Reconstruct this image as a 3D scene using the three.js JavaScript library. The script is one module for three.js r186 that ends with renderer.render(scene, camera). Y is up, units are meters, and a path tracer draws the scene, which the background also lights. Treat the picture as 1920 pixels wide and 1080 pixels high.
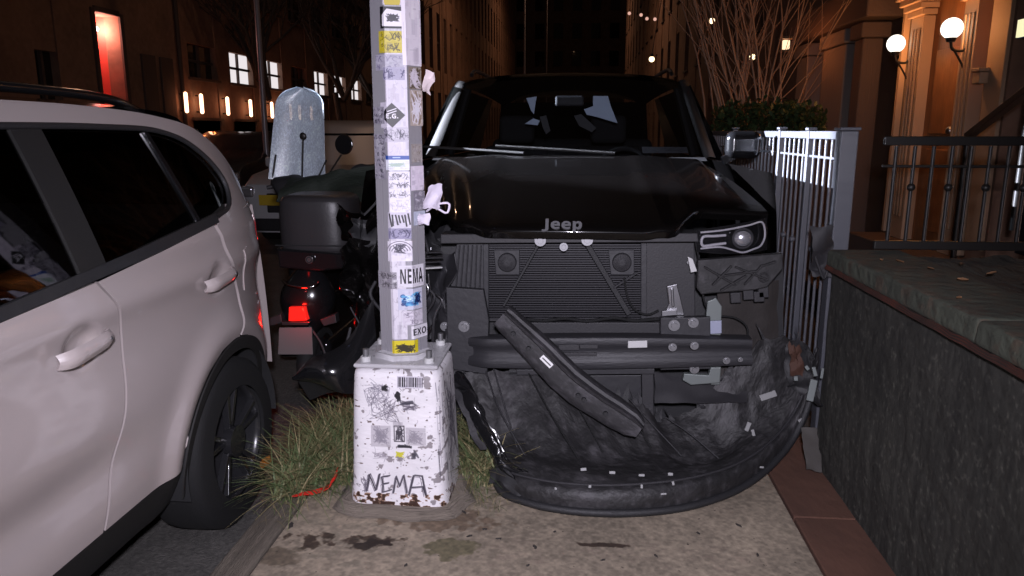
import * as THREE from 'three';
import { mergeGeometries, mergeVertices, toCreasedNormals } from 'three/addons/utils/BufferGeometryUtils.js';
import { RoundedBoxGeometry } from 'three/addons/geometries/RoundedBoxGeometry.js';
import { TextGeometry } from 'three/addons/geometries/TextGeometry.js';
import { FontLoader } from 'three/addons/loaders/FontLoader.js';
import { ImprovedNoise } from 'three/addons/math/ImprovedNoise.js';

// ---------------------------------------------------------------- camera, sky, light, exposure
const scene = new THREE.Scene();
const F = 1400, HZ = 245, VX = 1085, EYE = 1.45;
const PITCH = Math.atan((540 - HZ) / F), YAW = Math.atan((VX - 960) * Math.cos(PITCH) / F);
const camera = new THREE.PerspectiveCamera(2 * Math.atan(540 / F) * 180 / Math.PI, 16 / 9, 0.05, 400);
camera.position.set(0, EYE, 0);
camera.rotation.order = 'YXZ';
camera.rotation.set(-PITCH, YAW, 0);
scene.add(camera);

const renderer = new THREE.WebGLRenderer({ antialias: true });
renderer.toneMapping = THREE.LinearToneMapping;
renderer.toneMappingExposure = 1;
renderer.shadowMap.enabled = true;

{ // night sky: an even, faint city glow
  const w = 64, h = 32, d = new Float32Array(w * h * 4);
  for (let i = 0; i < w * h; i++) { d[i * 4] = 0.0095; d[i * 4 + 1] = 0.0062; d[i * 4 + 2] = 0.0050; d[i * 4 + 3] = 1; }
  const t = new THREE.DataTexture(d, w, h, THREE.RGBAFormat, THREE.FloatType);
  t.mapping = THREE.EquirectangularReflectionMapping; t.needsUpdate = true;
  scene.background = t; scene.environment = t;
}
const moon = new THREE.DirectionalLight(0xb8c4ff, 0.004);
moon.position.set(-8, 20, 4); moon.castShadow = true;
Object.assign(moon.shadow.camera, { left: -20, right: 20, top: 20, bottom: -20, far: 80 });
scene.add(moon);

function spot(color, cd, from, to, deg, penumbra, radius) {
  const l = new THREE.SpotLight(color, cd, 0, deg * Math.PI / 180, penumbra, 2);
  l.position.set(...from); l.target.position.set(...to); l.castShadow = true; l.shadow.radius = radius;
  l.shadow.mapSize.set(2048, 2048);
  scene.add(l, l.target); return l;
}
function bulb(color, cd, p, radius = 2) {
  const l = new THREE.PointLight(color, cd, 0, 2); l.position.set(...p); l.castShadow = true; l.shadow.radius = radius; scene.add(l); return l;
}
// the news camera's own lamp, and a flood lamp off to the left that rakes the railing over the hood
const VIDEO = [0.02, 1.66, 0.16];
spot(0xf3eeff, 40, VIDEO, [-0.40, 0.62, -2.7], 47, 1, 2.5);
const FLOOD = [-7.0, 3.2, -5.2];
spot(0xe6ecff, 3600, FLOOD, [1.12, 1.2, -4.2], 6.3, 0.25, 0.4);

// ---------------------------------------------------------------- helpers
let seedState = 12345;
function rnd(a = 0, b = 1) { seedState = (seedState + 0x6d2b79f5) | 0; let t = Math.imul(seedState ^ (seedState >>> 15), 1 | seedState); t = (t + Math.imul(t ^ (t >>> 7), 61 | t)) ^ t; return a + (b - a) * (((t ^ (t >>> 14)) >>> 0) / 4294967296); }
const N3 = new ImprovedNoise();
const V = (x, y, z) => new THREE.Vector3(x, y, z);
const lerp = (a, b, t) => a + (b - a) * t;
const clamp = (x, a = 0, b = 1) => Math.min(b, Math.max(a, x));
const sstep = (a, b, x) => { const t = clamp((x - a) / (b - a)); return t * t * (3 - 2 * t); };
// a photo pixel (1920 x 1080) to the point where its ray meets the plane x, y or z = v
function ray(px, py) { return V((px - 960) / F, -(py - 540) / F, -1).applyEuler(camera.rotation); }
function atZ(px, py, z) { const d = ray(px, py); return d.multiplyScalar(z / d.z).add(camera.position); }
function atY(px, py, y) { const d = ray(px, py); return d.multiplyScalar((y - EYE) / d.y).add(camera.position); }
function atX(px, py, x) { const d = ray(px, py); return d.multiplyScalar(x / d.x).add(camera.position); }

const used = {};
function numbered(n) { used[n] = (used[n] ?? -1) + 1; return used[n] ? n + '_' + String(used[n]).padStart(3, '0') : n; }
function sh(m) { m.castShadow = true; m.receiveShadow = true; return m; }
function part(name, geo, mat, parent) { const m = sh(new THREE.Mesh(Array.isArray(geo) ? merge(geo) : geo, mat)); m.name = name; parent.add(m); return m; }
function thing(name, label, category, base = [0, 0, 0], group) {
  const o = new THREE.Group(); o.name = numbered(name); o.position.set(...base); o.userData = { label, category };
  if (group) o.userData.group = group;
  const inner = o; inner.userData.base = undefined; delete inner.userData.base;
  scene.add(o); return o;
}
// parts are modelled in world coordinates; this hands them over to their thing's base
function seat(o) { const b = o.position; for (const c of o.children) c.position.sub(b); return o; }
function solo(name, geo, mat, label, category, group) { // a thing that is one mesh
  const g = Array.isArray(geo) ? merge(geo) : geo; g.computeBoundingBox(); const b = g.boundingBox, c = [(b.min.x + b.max.x) / 2, b.min.y, (b.min.z + b.max.z) / 2];
  g.translate(-c[0], -c[1], -c[2]);
  const m = sh(new THREE.Mesh(g, mat)); m.name = numbered(name); m.position.set(...c); m.userData = { label, category }; if (group) m.userData.group = group; scene.add(m); return m;
}
function structure(name, geo, mat, parent = scene) { const m = sh(new THREE.Mesh(Array.isArray(geo) ? merge(geo) : geo, mat)); m.name = name; if (parent === scene) m.userData = { kind: 'structure' }; parent.add(m); return m; }
function merge(list) {
  list = list.map((g) => { g = g.index ? g.toNonIndexed() : g; for (const k of Object.keys(g.attributes)) if (!['position', 'normal', 'uv', 'color'].includes(k)) g.deleteAttribute(k); if (!g.attributes.uv) g.setAttribute('uv', new THREE.BufferAttribute(new Float32Array(g.attributes.position.count * 2), 2)); return g; });
  return list.length > 1 ? mergeGeometries(list) : list[0];
}
function box(x0, x1, y0, y1, z0, z1, r = 0) {
  const w = Math.abs(x1 - x0), h = Math.abs(y1 - y0), d = Math.abs(z1 - z0);
  const g = r ? new RoundedBoxGeometry(w, h, d, 2, Math.min(r, w / 2.01, h / 2.01, d / 2.01)) : new THREE.BoxGeometry(w, h, d);
  g.translate((x0 + x1) / 2, (y0 + y1) / 2, (z0 + z1) / 2);
  return r ? g : metreUV(g);
}
function metreUV(g, s = 1) { // box-mapped uv in metres
  if (g.index) g = g.toNonIndexed(); g.computeVertexNormals();
  const p = g.attributes.position, n = g.attributes.normal, uv = new Float32Array(p.count * 2);
  for (let i = 0; i < p.count; i++) {
    const ax = Math.abs(n.getX(i)), ay = Math.abs(n.getY(i)), az = Math.abs(n.getZ(i));
    const [u, v] = ax > ay && ax > az ? [p.getZ(i), p.getY(i)] : ay > az ? [p.getX(i), p.getZ(i)] : [p.getX(i), p.getY(i)];
    uv[i * 2] = u * s; uv[i * 2 + 1] = v * s;
  }
  g.setAttribute('uv', new THREE.BufferAttribute(uv, 2)); return g;
}
function bar(a, b, r, n = 6, r2 = r) { // round bar between two points
  const d = b.clone().sub(a), g = new THREE.CylinderGeometry(r2, r, d.length(), n);
  g.translate(0, d.length() / 2, 0); g.applyQuaternion(new THREE.Quaternion().setFromUnitVectors(V(0, 1, 0), d.normalize())); g.translate(a.x, a.y, a.z); return g;
}
function beam(a, b, w, h, up = V(0, 0, 1), r = 0.004) { // rectangular bar between two points, h along up
  const d = b.clone().sub(a), L = d.length(); d.normalize();
  const s = V(0, 0, 0).crossVectors(up, d).normalize(), u = V(0, 0, 0).crossVectors(s, d);
  const g = r ? new RoundedBoxGeometry(w, L, h, 1, Math.min(r, w / 2.1, h / 2.1)) : new THREE.BoxGeometry(w, L, h);
  g.applyMatrix4(new THREE.Matrix4().makeBasis(s, d, u)); const c = a.clone().add(b).multiplyScalar(0.5); g.translate(c.x, c.y, c.z); return g;
}
function tube(pts, r, n = 6, seg = pts.length * 5, closed = false) { return new THREE.TubeGeometry(new THREE.CatmullRomCurve3(pts, closed), seg, r, n, closed); }
function grid(nu, nv, f) { // f(u, v) in 0..1 gives [x, y, z] or a vector
  const pos = [], uv = [], idx = [];
  for (let j = 0; j <= nv; j++) for (let i = 0; i <= nu; i++) { const p = f(i / nu, j / nv); if (p.isVector3) pos.push(p.x, p.y, p.z); else pos.push(...p); uv.push(i / nu, j / nv); }
  for (let j = 0; j < nv; j++) for (let i = 0; i < nu; i++) { const a = j * (nu + 1) + i, b = a + 1, c = a + nu + 1, d = c + 1; idx.push(a, b, d, a, d, c); }
  const g = new THREE.BufferGeometry(); g.setAttribute('position', new THREE.Float32BufferAttribute(pos, 3)); g.setAttribute('uv', new THREE.Float32BufferAttribute(uv, 2)); g.setIndex(idx); g.computeVertexNormals(); return g;
}
function thick(g, t) { // give a sheet real thickness along its own normals (open grid)
  const p = g.attributes.position, n = g.attributes.normal, c = p.count, pos = [], uv = [], idx = [...g.index.array];
  for (let i = 0; i < c; i++) { pos.push(p.getX(i), p.getY(i), p.getZ(i)); uv.push(g.attributes.uv.getX(i), g.attributes.uv.getY(i)); }
  for (let i = 0; i < c; i++) { pos.push(p.getX(i) - n.getX(i) * t, p.getY(i) - n.getY(i) * t, p.getZ(i) - n.getZ(i) * t); uv.push(g.attributes.uv.getX(i), g.attributes.uv.getY(i)); }
  const edges = new Map(), I = g.index.array;
  for (let k = 0; k < I.length; k += 3) { idx.push(I[k] + c, I[k + 2] + c, I[k + 1] + c); for (const [a, b] of [[I[k], I[k + 1]], [I[k + 1], I[k + 2]], [I[k + 2], I[k]]]) { const key = Math.min(a, b) + '_' + Math.max(a, b); edges.set(key, edges.has(key) ? null : [a, b]); } }
  for (const e of edges.values()) if (e) idx.push(e[0], e[0] + c, e[1] + c, e[0], e[1] + c, e[1]);
  const r = new THREE.BufferGeometry(); r.setAttribute('position', new THREE.Float32BufferAttribute(pos, 3)); r.setAttribute('uv', new THREE.Float32BufferAttribute(uv, 2)); r.setIndex(idx);
  return toCreasedNormals(r, 0.7);
}
function polyline(pts) { // arc-length interpolation through points given as arrays
  const L = [0]; for (let i = 1; i < pts.length; i++) L.push(L[i - 1] + Math.hypot(...pts[i].map((v, k) => v - pts[i - 1][k])));
  return (t) => { const s = clamp(t) * L[L.length - 1]; let i = 1; while (i < L.length - 1 && L[i] < s) i++; const k = (s - L[i - 1]) / (L[i] - L[i - 1] || 1); return pts[i].map((v, j) => lerp(pts[i - 1][j], v, k)); };
}
function spline(pts) { const c = new THREE.CatmullRomCurve3(pts.map((p) => V(p[0], p[1], p[2] ?? 0)), false, 'centripetal'); return (t) => { const p = c.getPointAt(clamp(t)); return [p.x, p.y, p.z]; }; }
function coons(bottom, top, left, right) { // four boundary curves of 2-D points
  const a = bottom(0), b = bottom(1), c = top(0), d = top(1);
  return (u, v) => [0, 1].map((k) => (1 - v) * bottom(u)[k] + v * top(u)[k] + (1 - u) * left(v)[k] + u * right(v)[k] - ((1 - u) * (1 - v) * a[k] + u * (1 - v) * b[k] + (1 - u) * v * c[k] + u * v * d[k]));
}
function crumple(g, amp, freq, seed = 0) {
  const p = g.attributes.position;
  for (let i = 0; i < p.count; i++) { const x = p.getX(i) * freq, y = p.getY(i) * freq, z = p.getZ(i) * freq; p.setXYZ(i, p.getX(i) + amp * N3.noise(x + seed, y, z), p.getY(i) + amp * N3.noise(x, y + seed + 7, z), p.getZ(i) + amp * N3.noise(x, y, z + seed + 13)); }
  g.computeVertexNormals(); return g;
}
function extrude(pts, depth, bevel = 0) { const s = new THREE.Shape(pts.map((p) => new THREE.Vector2(p[0], p[1]))); return new THREE.ExtrudeGeometry(s, { depth, bevelEnabled: bevel > 0, bevelSize: bevel, bevelThickness: bevel, bevelSegments: 2, steps: 1, curveSegments: 8 }); }
function plateZ(px, z, t, bevel = 0.003) { // outline read at depth z, built as a plate of thickness t
  const p = px.map(([x, y]) => atZ(x, y, z)); const g = extrude(p.map((q) => [q.x, q.y]), t, bevel); g.translate(0, 0, z - t); return g;
}
// periodic value noise for textures
function lattice(n, seed) { const a = new Float32Array(n * n); let s = seed * 7919 + 17; for (let i = 0; i < a.length; i++) { s = (Math.imul(s, 1664525) + 1013904223) | 0; a[i] = (s >>> 8) / 16777216; } return a; }
const latCache = {};
function vnoise(u, v, n, seed) { const key = n + ':' + seed, a = latCache[key] ??= lattice(n, seed); const x = u * n, y = v * n, xi = Math.floor(x), yi = Math.floor(y), fx = x - xi, fy = y - yi, sx = fx * fx * (3 - 2 * fx), sy = fy * fy * (3 - 2 * fy); const w = (i) => ((i % n) + n) % n; const q = (i, j) => a[w(j) * n + w(i)]; return lerp(lerp(q(xi, yi), q(xi + 1, yi), sx), lerp(q(xi, yi + 1), q(xi + 1, yi + 1), sx), sy); }
function fbm(u, v, n, oct, seed) { let s = 0, a = 0.5, t = 0; for (let o = 0; o < oct; o++) { s += a * vnoise(u, v, n << o, seed + o); t += a; a *= 0.5; } return s / t; }
function tex(w, h, f, srgb = true) { // f(u, v) -> [r, g, b] 0..1 (sRGB when srgb)
  const d = new Uint8Array(w * h * 4);
  for (let y = 0; y < h; y++) for (let x = 0; x < w; x++) { const c = f((x + 0.5) / w, (y + 0.5) / h), i = (y * w + x) * 4; d[i] = clamp(c[0]) * 255; d[i + 1] = clamp(c[1]) * 255; d[i + 2] = clamp(c[2]) * 255; d[i + 3] = 255; }
  const t = new THREE.DataTexture(d, w, h); t.wrapS = t.wrapT = THREE.RepeatWrapping; t.magFilter = THREE.LinearFilter; t.minFilter = THREE.LinearMipmapLinearFilter; if (srgb) t.colorSpace = THREE.SRGBColorSpace; t.needsUpdate = true; return t;
}
const grey = (f) => (u, v) => { const g = f(u, v); return [g, g, g]; };
function canvasTex(w, h, draw) { const c = document.createElement('canvas'); c.width = w; c.height = h; const x = c.getContext('2d'); draw(x, w, h); const t = new THREE.CanvasTexture(c); t.colorSpace = THREE.SRGBColorSpace; return t; }
const lin = (r, g, b) => new THREE.Color().setRGB(r, g, b);
const std = (r, g, b, rough = 0.7, more = {}) => new THREE.MeshPhysicalMaterial({ color: lin(r, g, b), roughness: rough, side: THREE.DoubleSide, ...more });

// ---------------------------------------------------------------- textures and materials
const fineBump = tex(256, 256, grey((u, v) => fbm(u, v, 32, 4, 3)), false);
const roughBump = tex(512, 512, grey((u, v) => fbm(u, v, 16, 6, 9)), false);
const rep = (t, s) => { const c = t.clone(); c.repeat.set(s, s); c.needsUpdate = true; return c; };
const smudge = tex(512, 512, grey((u, v) => 0.35 + 0.5 * fbm(u, v, 6, 6, 21)), false);
const dirtyBlack = tex(512, 512, (u, v) => { const n = fbm(u, v, 8, 6, 31), m = fbm(u, v, 40, 3, 5), s = sstep(0.52, 0.72, n) * 0.10 + (m > 0.66 ? 0.05 : 0); const st = fbm(u, v * 0.12, 60, 3, 33); const k = 0.105 + s * 0.7 + 0.05 * m + 0.06 * Math.max(0, st - 0.55); return [k * 1.02, k * 0.99, k * 1.03]; });
const brickTone = tex(512, 512, (u, v) => { const n = fbm(u, v, 8, 6, 41), m = fbm(u, v, 64, 2, 2); return [0.42 + 0.16 * n + 0.08 * m, 0.33 + 0.12 * n + 0.07 * m, 0.28 + 0.1 * n + 0.06 * m]; });
const woodTone = tex(512, 512, (u, v) => { const g = fbm(u * 1, v * 0.08, 48, 3, 61), n = fbm(u, v, 6, 4, 8); const k = 0.75 + 0.35 * g * n + 0.1 * n; return [0.66 * k, 0.44 * k, 0.27 * k]; });
const M = {
  white: std(0.385, 0.335, 0.325, 0.42, { clearcoat: 1, clearcoatRoughness: 0.08 }),
  blackPaint: std(0.0032, 0.0028, 0.0028, 0.3, { specularIntensity: 0.15, clearcoat: 1, clearcoatRoughness: 0.06 }),
  glossBlack: std(0.008, 0.008, 0.009, 0.18, { clearcoat: 1, clearcoatRoughness: 0.1 }),
  plastic: std(1, 1, 1, 0.62, { map: rep(dirtyBlack, 1), bumpMap: rep(fineBump, 4), bumpScale: 0.0008 }),
  cladding: std(0.0085, 0.0078, 0.0075, 0.7, { bumpMap: rep(fineBump, 6), bumpScale: 0.0006 }),
  darkPlastic: std(0.018, 0.018, 0.02, 0.55, { bumpMap: rep(fineBump, 6), bumpScale: 0.0006 }),
  metalGrey: std(0.025, 0.024, 0.027, 0.6, { bumpMap: rep(fineBump, 5), bumpScale: 0.0006 }),
  frameGrey: std(0.023, 0.0225, 0.026, 0.55, { bumpMap: rep(roughBump, 3), bumpScale: 0.001 }),
  condenser: std(0.024, 0.023, 0.027, 0.5, { metalness: 0.3 }),
  steel: std(0.45, 0.45, 0.47, 0.3, { metalness: 1 }),
  zinc: std(0.25, 0.25, 0.26, 0.42, { metalness: 0.7 }),
  chrome: std(0.8, 0.8, 0.82, 0.12, { metalness: 1 }),
  paleBracket: std(0.17, 0.19, 0.185, 0.5, { metalness: 0.3 }),
  liner: std(0.036, 0.031, 0.029, 0.85, { bumpMap: rep(roughBump, 2), bumpScale: 0.002 }),
  rubber: std(0.006, 0.006, 0.0065, 0.8, { bumpMap: rep(fineBump, 8), bumpScale: 0.001 }),
  tintGlass: new THREE.MeshPhysicalMaterial({ color: lin(0.05, 0.055, 0.055), roughness: 0.03, transmission: 1, thickness: 0, ior: 1.5, side: THREE.DoubleSide }),
  windshield: new THREE.MeshPhysicalMaterial({ color: lin(0.55, 0.57, 0.59), roughness: 0.02, transmission: 1, thickness: 0, ior: 1.5, side: THREE.DoubleSide }),
  clear: new THREE.MeshPhysicalMaterial({ color: lin(0.9, 0.9, 0.92), roughness: 0.03, transmission: 1, thickness: 0, ior: 1.5, side: THREE.DoubleSide }),
  cabin: std(0.012, 0.012, 0.013, 0.9),
  label: std(0.5, 0.5, 0.5, 0.6),
  rearLightTone: std(0.62, 0.72, 0.88, 0.8),
  redLens: new THREE.MeshPhysicalMaterial({ color: lin(0.5, 0.01, 0.01), roughness: 0.12, emissive: lin(1, 0.02, 0.012), emissiveIntensity: 0.9, clearcoat: 1 }),
  redDim: std(0.16, 0.006, 0.008, 0.12, { clearcoat: 1 }),
  redPlastic: std(0.55, 0.03, 0.02, 0.25, { clearcoat: 0.8 }),
  amberDim: std(0.5, 0.16, 0.02, 0.25),
  galv: std(0.34, 0.33, 0.36, 0.55, { metalness: 0.25, roughnessMap: smudge, bumpMap: rep(fineBump, 3), bumpScale: 0.0005 }),
  railing: std(0.09, 0.093, 0.108, 0.35, { bumpMap: rep(fineBump, 6), bumpScale: 0.0006 }),
  ironDark: std(0.014, 0.012, 0.011, 0.45),
  bark: std(0.075, 0.055, 0.045, 0.95, { bumpMap: rep(roughBump, 2), bumpScale: 0.004 }),
  twig: std(0.30, 0.19, 0.13, 0.9),
  brown: std(1, 1, 1, 0.9, { map: rep(brickTone, 0.5), bumpMap: rep(roughBump, 0.6), bumpScale: 0.004 }),
  stone: std(0.20, 0.17, 0.15, 0.9, { bumpMap: rep(roughBump, 1), bumpScale: 0.004 }),
  darkStone: std(0.10, 0.07, 0.06, 0.9, { bumpMap: rep(roughBump, 1), bumpScale: 0.004 }),
  cream: std(0.52, 0.36, 0.24, 0.75, { bumpMap: rep(fineBump, 2), bumpScale: 0.001 }),
  wood: std(1, 1, 1, 0.5, { map: woodTone, bumpMap: rep(fineBump, 2), bumpScale: 0.0008 }),
  pane: std(0.012, 0.013, 0.015, 0.08, { clearcoat: 1 }),
  silver: std(0.6, 0.6, 0.62, 0.35, { metalness: 0.1, clearcoat: 1 }),
  darkCar: std(0.02, 0.02, 0.024, 0.3, { clearcoat: 1 }),
};
const glow = (r, g, b, k) => new THREE.MeshStandardMaterial({ color: lin(0.02, 0.02, 0.02), emissive: lin(r, g, b), emissiveIntensity: k, side: THREE.DoubleSide });

// ---------------------------------------------------------------- ground
const ROAD = -0.14, KERB0 = -1.215, KERB1 = -1.075, WALK1 = 0.845, WALLX = 1.075;
const asphalt = std(1, 1, 1, 0.85, { map: tex(512, 512, (u, v) => { const n = fbm(u, v, 8, 3, 71), g = fbm(u, v, 128, 2, 72); const k = 0.20 + 0.07 * n + 0.13 * g; return [k * 1.03, k, k * 0.96]; }), bumpMap: rep(fineBump, 8), bumpScale: 0.004 });
structure('road', grid(2, 2, (u, v) => [lerp(-60, KERB0 + 0.02, u), ROAD, lerp(6, -140, v)]), asphalt);
scene.getObjectByName('road').geometry.attributes.uv.array.forEach((_, i, a) => { a[i] *= i % 2 ? 146 / 1.5 : 60 / 1.5; });
structure('ground', grid(2, 2, (u, v) => [lerp(KERB0 + 0.02, 60, u), -0.03, lerp(6, -140, v)]), std(0.05, 0.045, 0.04, 0.95));

const STAINS = [[[630, 1016], 0.27, 0.06, [0.20, 0.15, 0.115], 0.85], [[700, 1022], 0.12, 0.04, [0.15, 0.11, 0.085], 0.9], [[1130, 1021], 0.12, 0.02, [0.19, 0.14, 0.11], 0.9], [[850, 1030], 0.13, 0.07, [0.33, 0.31, 0.22], 0.7], [[830, 975], 0.3, 0.08, [0.36, 0.29, 0.23], 0.6], [[520, 1040], 0.1, 0.1, [0.3, 0.26, 0.21], 0.6]].map(([p, ...r]) => { const q = atY(p[0], p[1], 0); return [q.x, q.z, ...r]; });
const walkMap = canvasTex(1024, 2048, (x, w, h) => {   // 1.92 m x 3.84 m of pavement, z from -1.4 (bottom) to -5.24 (top)
  const img = x.createImageData(w, h);
  for (let j = 0; j < h; j++) for (let i = 0; i < w; i++) {
    const u = i / w, v = j / w;
    const n = fbm(u, v, 5, 5, 81), g = fbm(u, v, 128, 2, 82), m = fbm(u, v, 24, 4, 83), k = 0.46 + 0.16 * n + 0.10 * (g - 0.5) * 2 + 0.10 * (m - 0.5);
    let c = [k * 1.04, k * 0.95, k * 0.83]; const X = u * 1.92 - 1.075, Z = -1.4 - (h - j) / 1024 * 1.92;
    for (const [sx0, sz0, rx, rz, col, a] of STAINS) { const d = ((X - sx0) / rx) ** 2 + ((Z - sz0) / rz) ** 2; if (d > 2.2) continue; const q = sstep(0.42, 0.60, 0.75 * (1 - d * 0.55) + 0.9 * (m - 0.5) + 0.7 * (fbm(u, v, 60, 3, 87) - 0.5)) * a; c = c.map((e, t) => lerp(e, col[t] * (0.8 + 0.4 * g), q)); }
    const o = (j * w + i) * 4; for (let t = 0; t < 3; t++) img.data[o + t] = 255 * clamp(c[t]); img.data[o + 3] = 255;
  }
  x.putImageData(img, 0, 0);
  const S = 1024 / 1.92, P = (X, Z) => [(X + 1.075) * S, h - (-1.4 - Z) * S];
  const blot = (X, Z, rx, rz, col, a, n) => { for (let k = 0; k < n; k++) { const t = rnd(0, 6.283), q = Math.sqrt(rnd()); const [cx, cy] = P(X + rx * q * Math.cos(t), Z + rz * q * Math.sin(t)); const r = rnd(3, 15); x.globalAlpha = a; x.fillStyle = col; x.beginPath(); x.ellipse(cx, cy, r * rnd(0.8, 1.9), r * rnd(0.4, 0.9), rnd(-0.3, 0.3), 0, 7); x.fill(); } };
  blot(-0.85, -2.35, 0.18, 0.25, '#4b4339', 0.10, 70); blot(0.2, -2.3, 0.6, 0.2, '#57493c', 0.05, 120);
  for (let k = 0; k < 380; k++) { const [cx, cy] = P(rnd(-1.05, 0.84), rnd(-1.5, -3.3)); x.globalAlpha = rnd(0.2, 0.75); x.fillStyle = rnd() < 0.7 ? '#1f1a16' : '#a79a88'; x.beginPath(); x.ellipse(cx, cy, rnd(0.6, 3.4), rnd(0.5, 1.8), rnd(0, 3), 0, 7); x.fill(); }
  x.globalAlpha = 1;
});
walkMap.wrapS = walkMap.wrapT = THREE.RepeatWrapping;
const concrete = std(1, 1, 1, 0.9, { map: walkMap, bumpMap: rep(roughBump, 6), bumpScale: 0.003 });
const walk = new THREE.Group(); walk.name = 'sidewalk'; walk.userData = { kind: 'structure' }; scene.add(walk);
function slab(x0, x1, z0, z1, top, mat, name) { // z0 nearer
  const g = box(x0, x1, -0.1, top, z1, z0, 0.006); const p = g.attributes.position, uv = g.attributes.uv;
  for (let i = 0; i < p.count; i++) { uv.setXY(i, (p.getX(i) + 1.075) / 1.92, (-1.4 - p.getZ(i)) / 3.84); }
  return part(name, g, mat, walk);
}
{
  const cuts = [4, 1.6, -0.35, -1.62, -3.22, -4.9, -6.6, -8.3, -10, -11.7, -13.4, -15.1];
  for (let i = 0; i + 1 < cuts.length; i++) {
    const pit = cuts[i] <= -3.2 && cuts[i] > -4.95;     // the planted strip round the pole runs behind the first slab
    slab(pit ? -0.34 : -1.068, WALK1 - 0.004, cuts[i] - 0.004, cuts[i + 1], 0.0, concrete, 'slab');
  }
  const edging = std(1, 1, 1, 0.92, { map: tex(256, 256, (u, v) => { const n = fbm(u, v, 8, 5, 91); return [0.30 + 0.14 * n, 0.205 + 0.10 * n, 0.165 + 0.08 * n]; }), bumpMap: rep(roughBump, 4), bumpScale: 0.004 });
  for (let z = 3; z > -12; z -= 1.9) slab(WALK1 + 0.002, WALLX + 0.03, z, z - 1.895, 0.006, edging, 'edging_stone');
}
{ const k = new THREE.Group(); k.name = 'kerb'; k.userData = { kind: 'structure' }; scene.add(k);
  const km = std(1, 1, 1, 0.85, { map: tex(256, 256, (u, v) => { const n = fbm(u, v, 8, 5, 95), g = fbm(u, v, 100, 2, 5); const c = 0.26 + 0.16 * n + 0.08 * g; return [c * 1.04, c * 0.96, c * 0.86]; }), bumpMap: rep(roughBump, 4), bumpScale: 0.004 });
  for (let z = 4; z > -20; z -= 1.83) part('kerb_stone', box(KERB0, KERB1 - 0.012, ROAD - 0.1, -0.006, z - 1.822, z, 0.018), km, k);
}
// bare earth of the planted strip
const soil = std(0.05, 0.042, 0.032, 0.97, { bumpMap: rep(roughBump, 3), bumpScale: 0.02 });
structure('planting_strip', grid(24, 60, (u, v) => { const x = lerp(KERB1 - 0.01, -0.335, u), z = lerp(-3.215, -4.9, v); return [x, -0.015 + 0.03 * N3.noise(x * 6, 0, z * 6), z]; }), soil);

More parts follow.
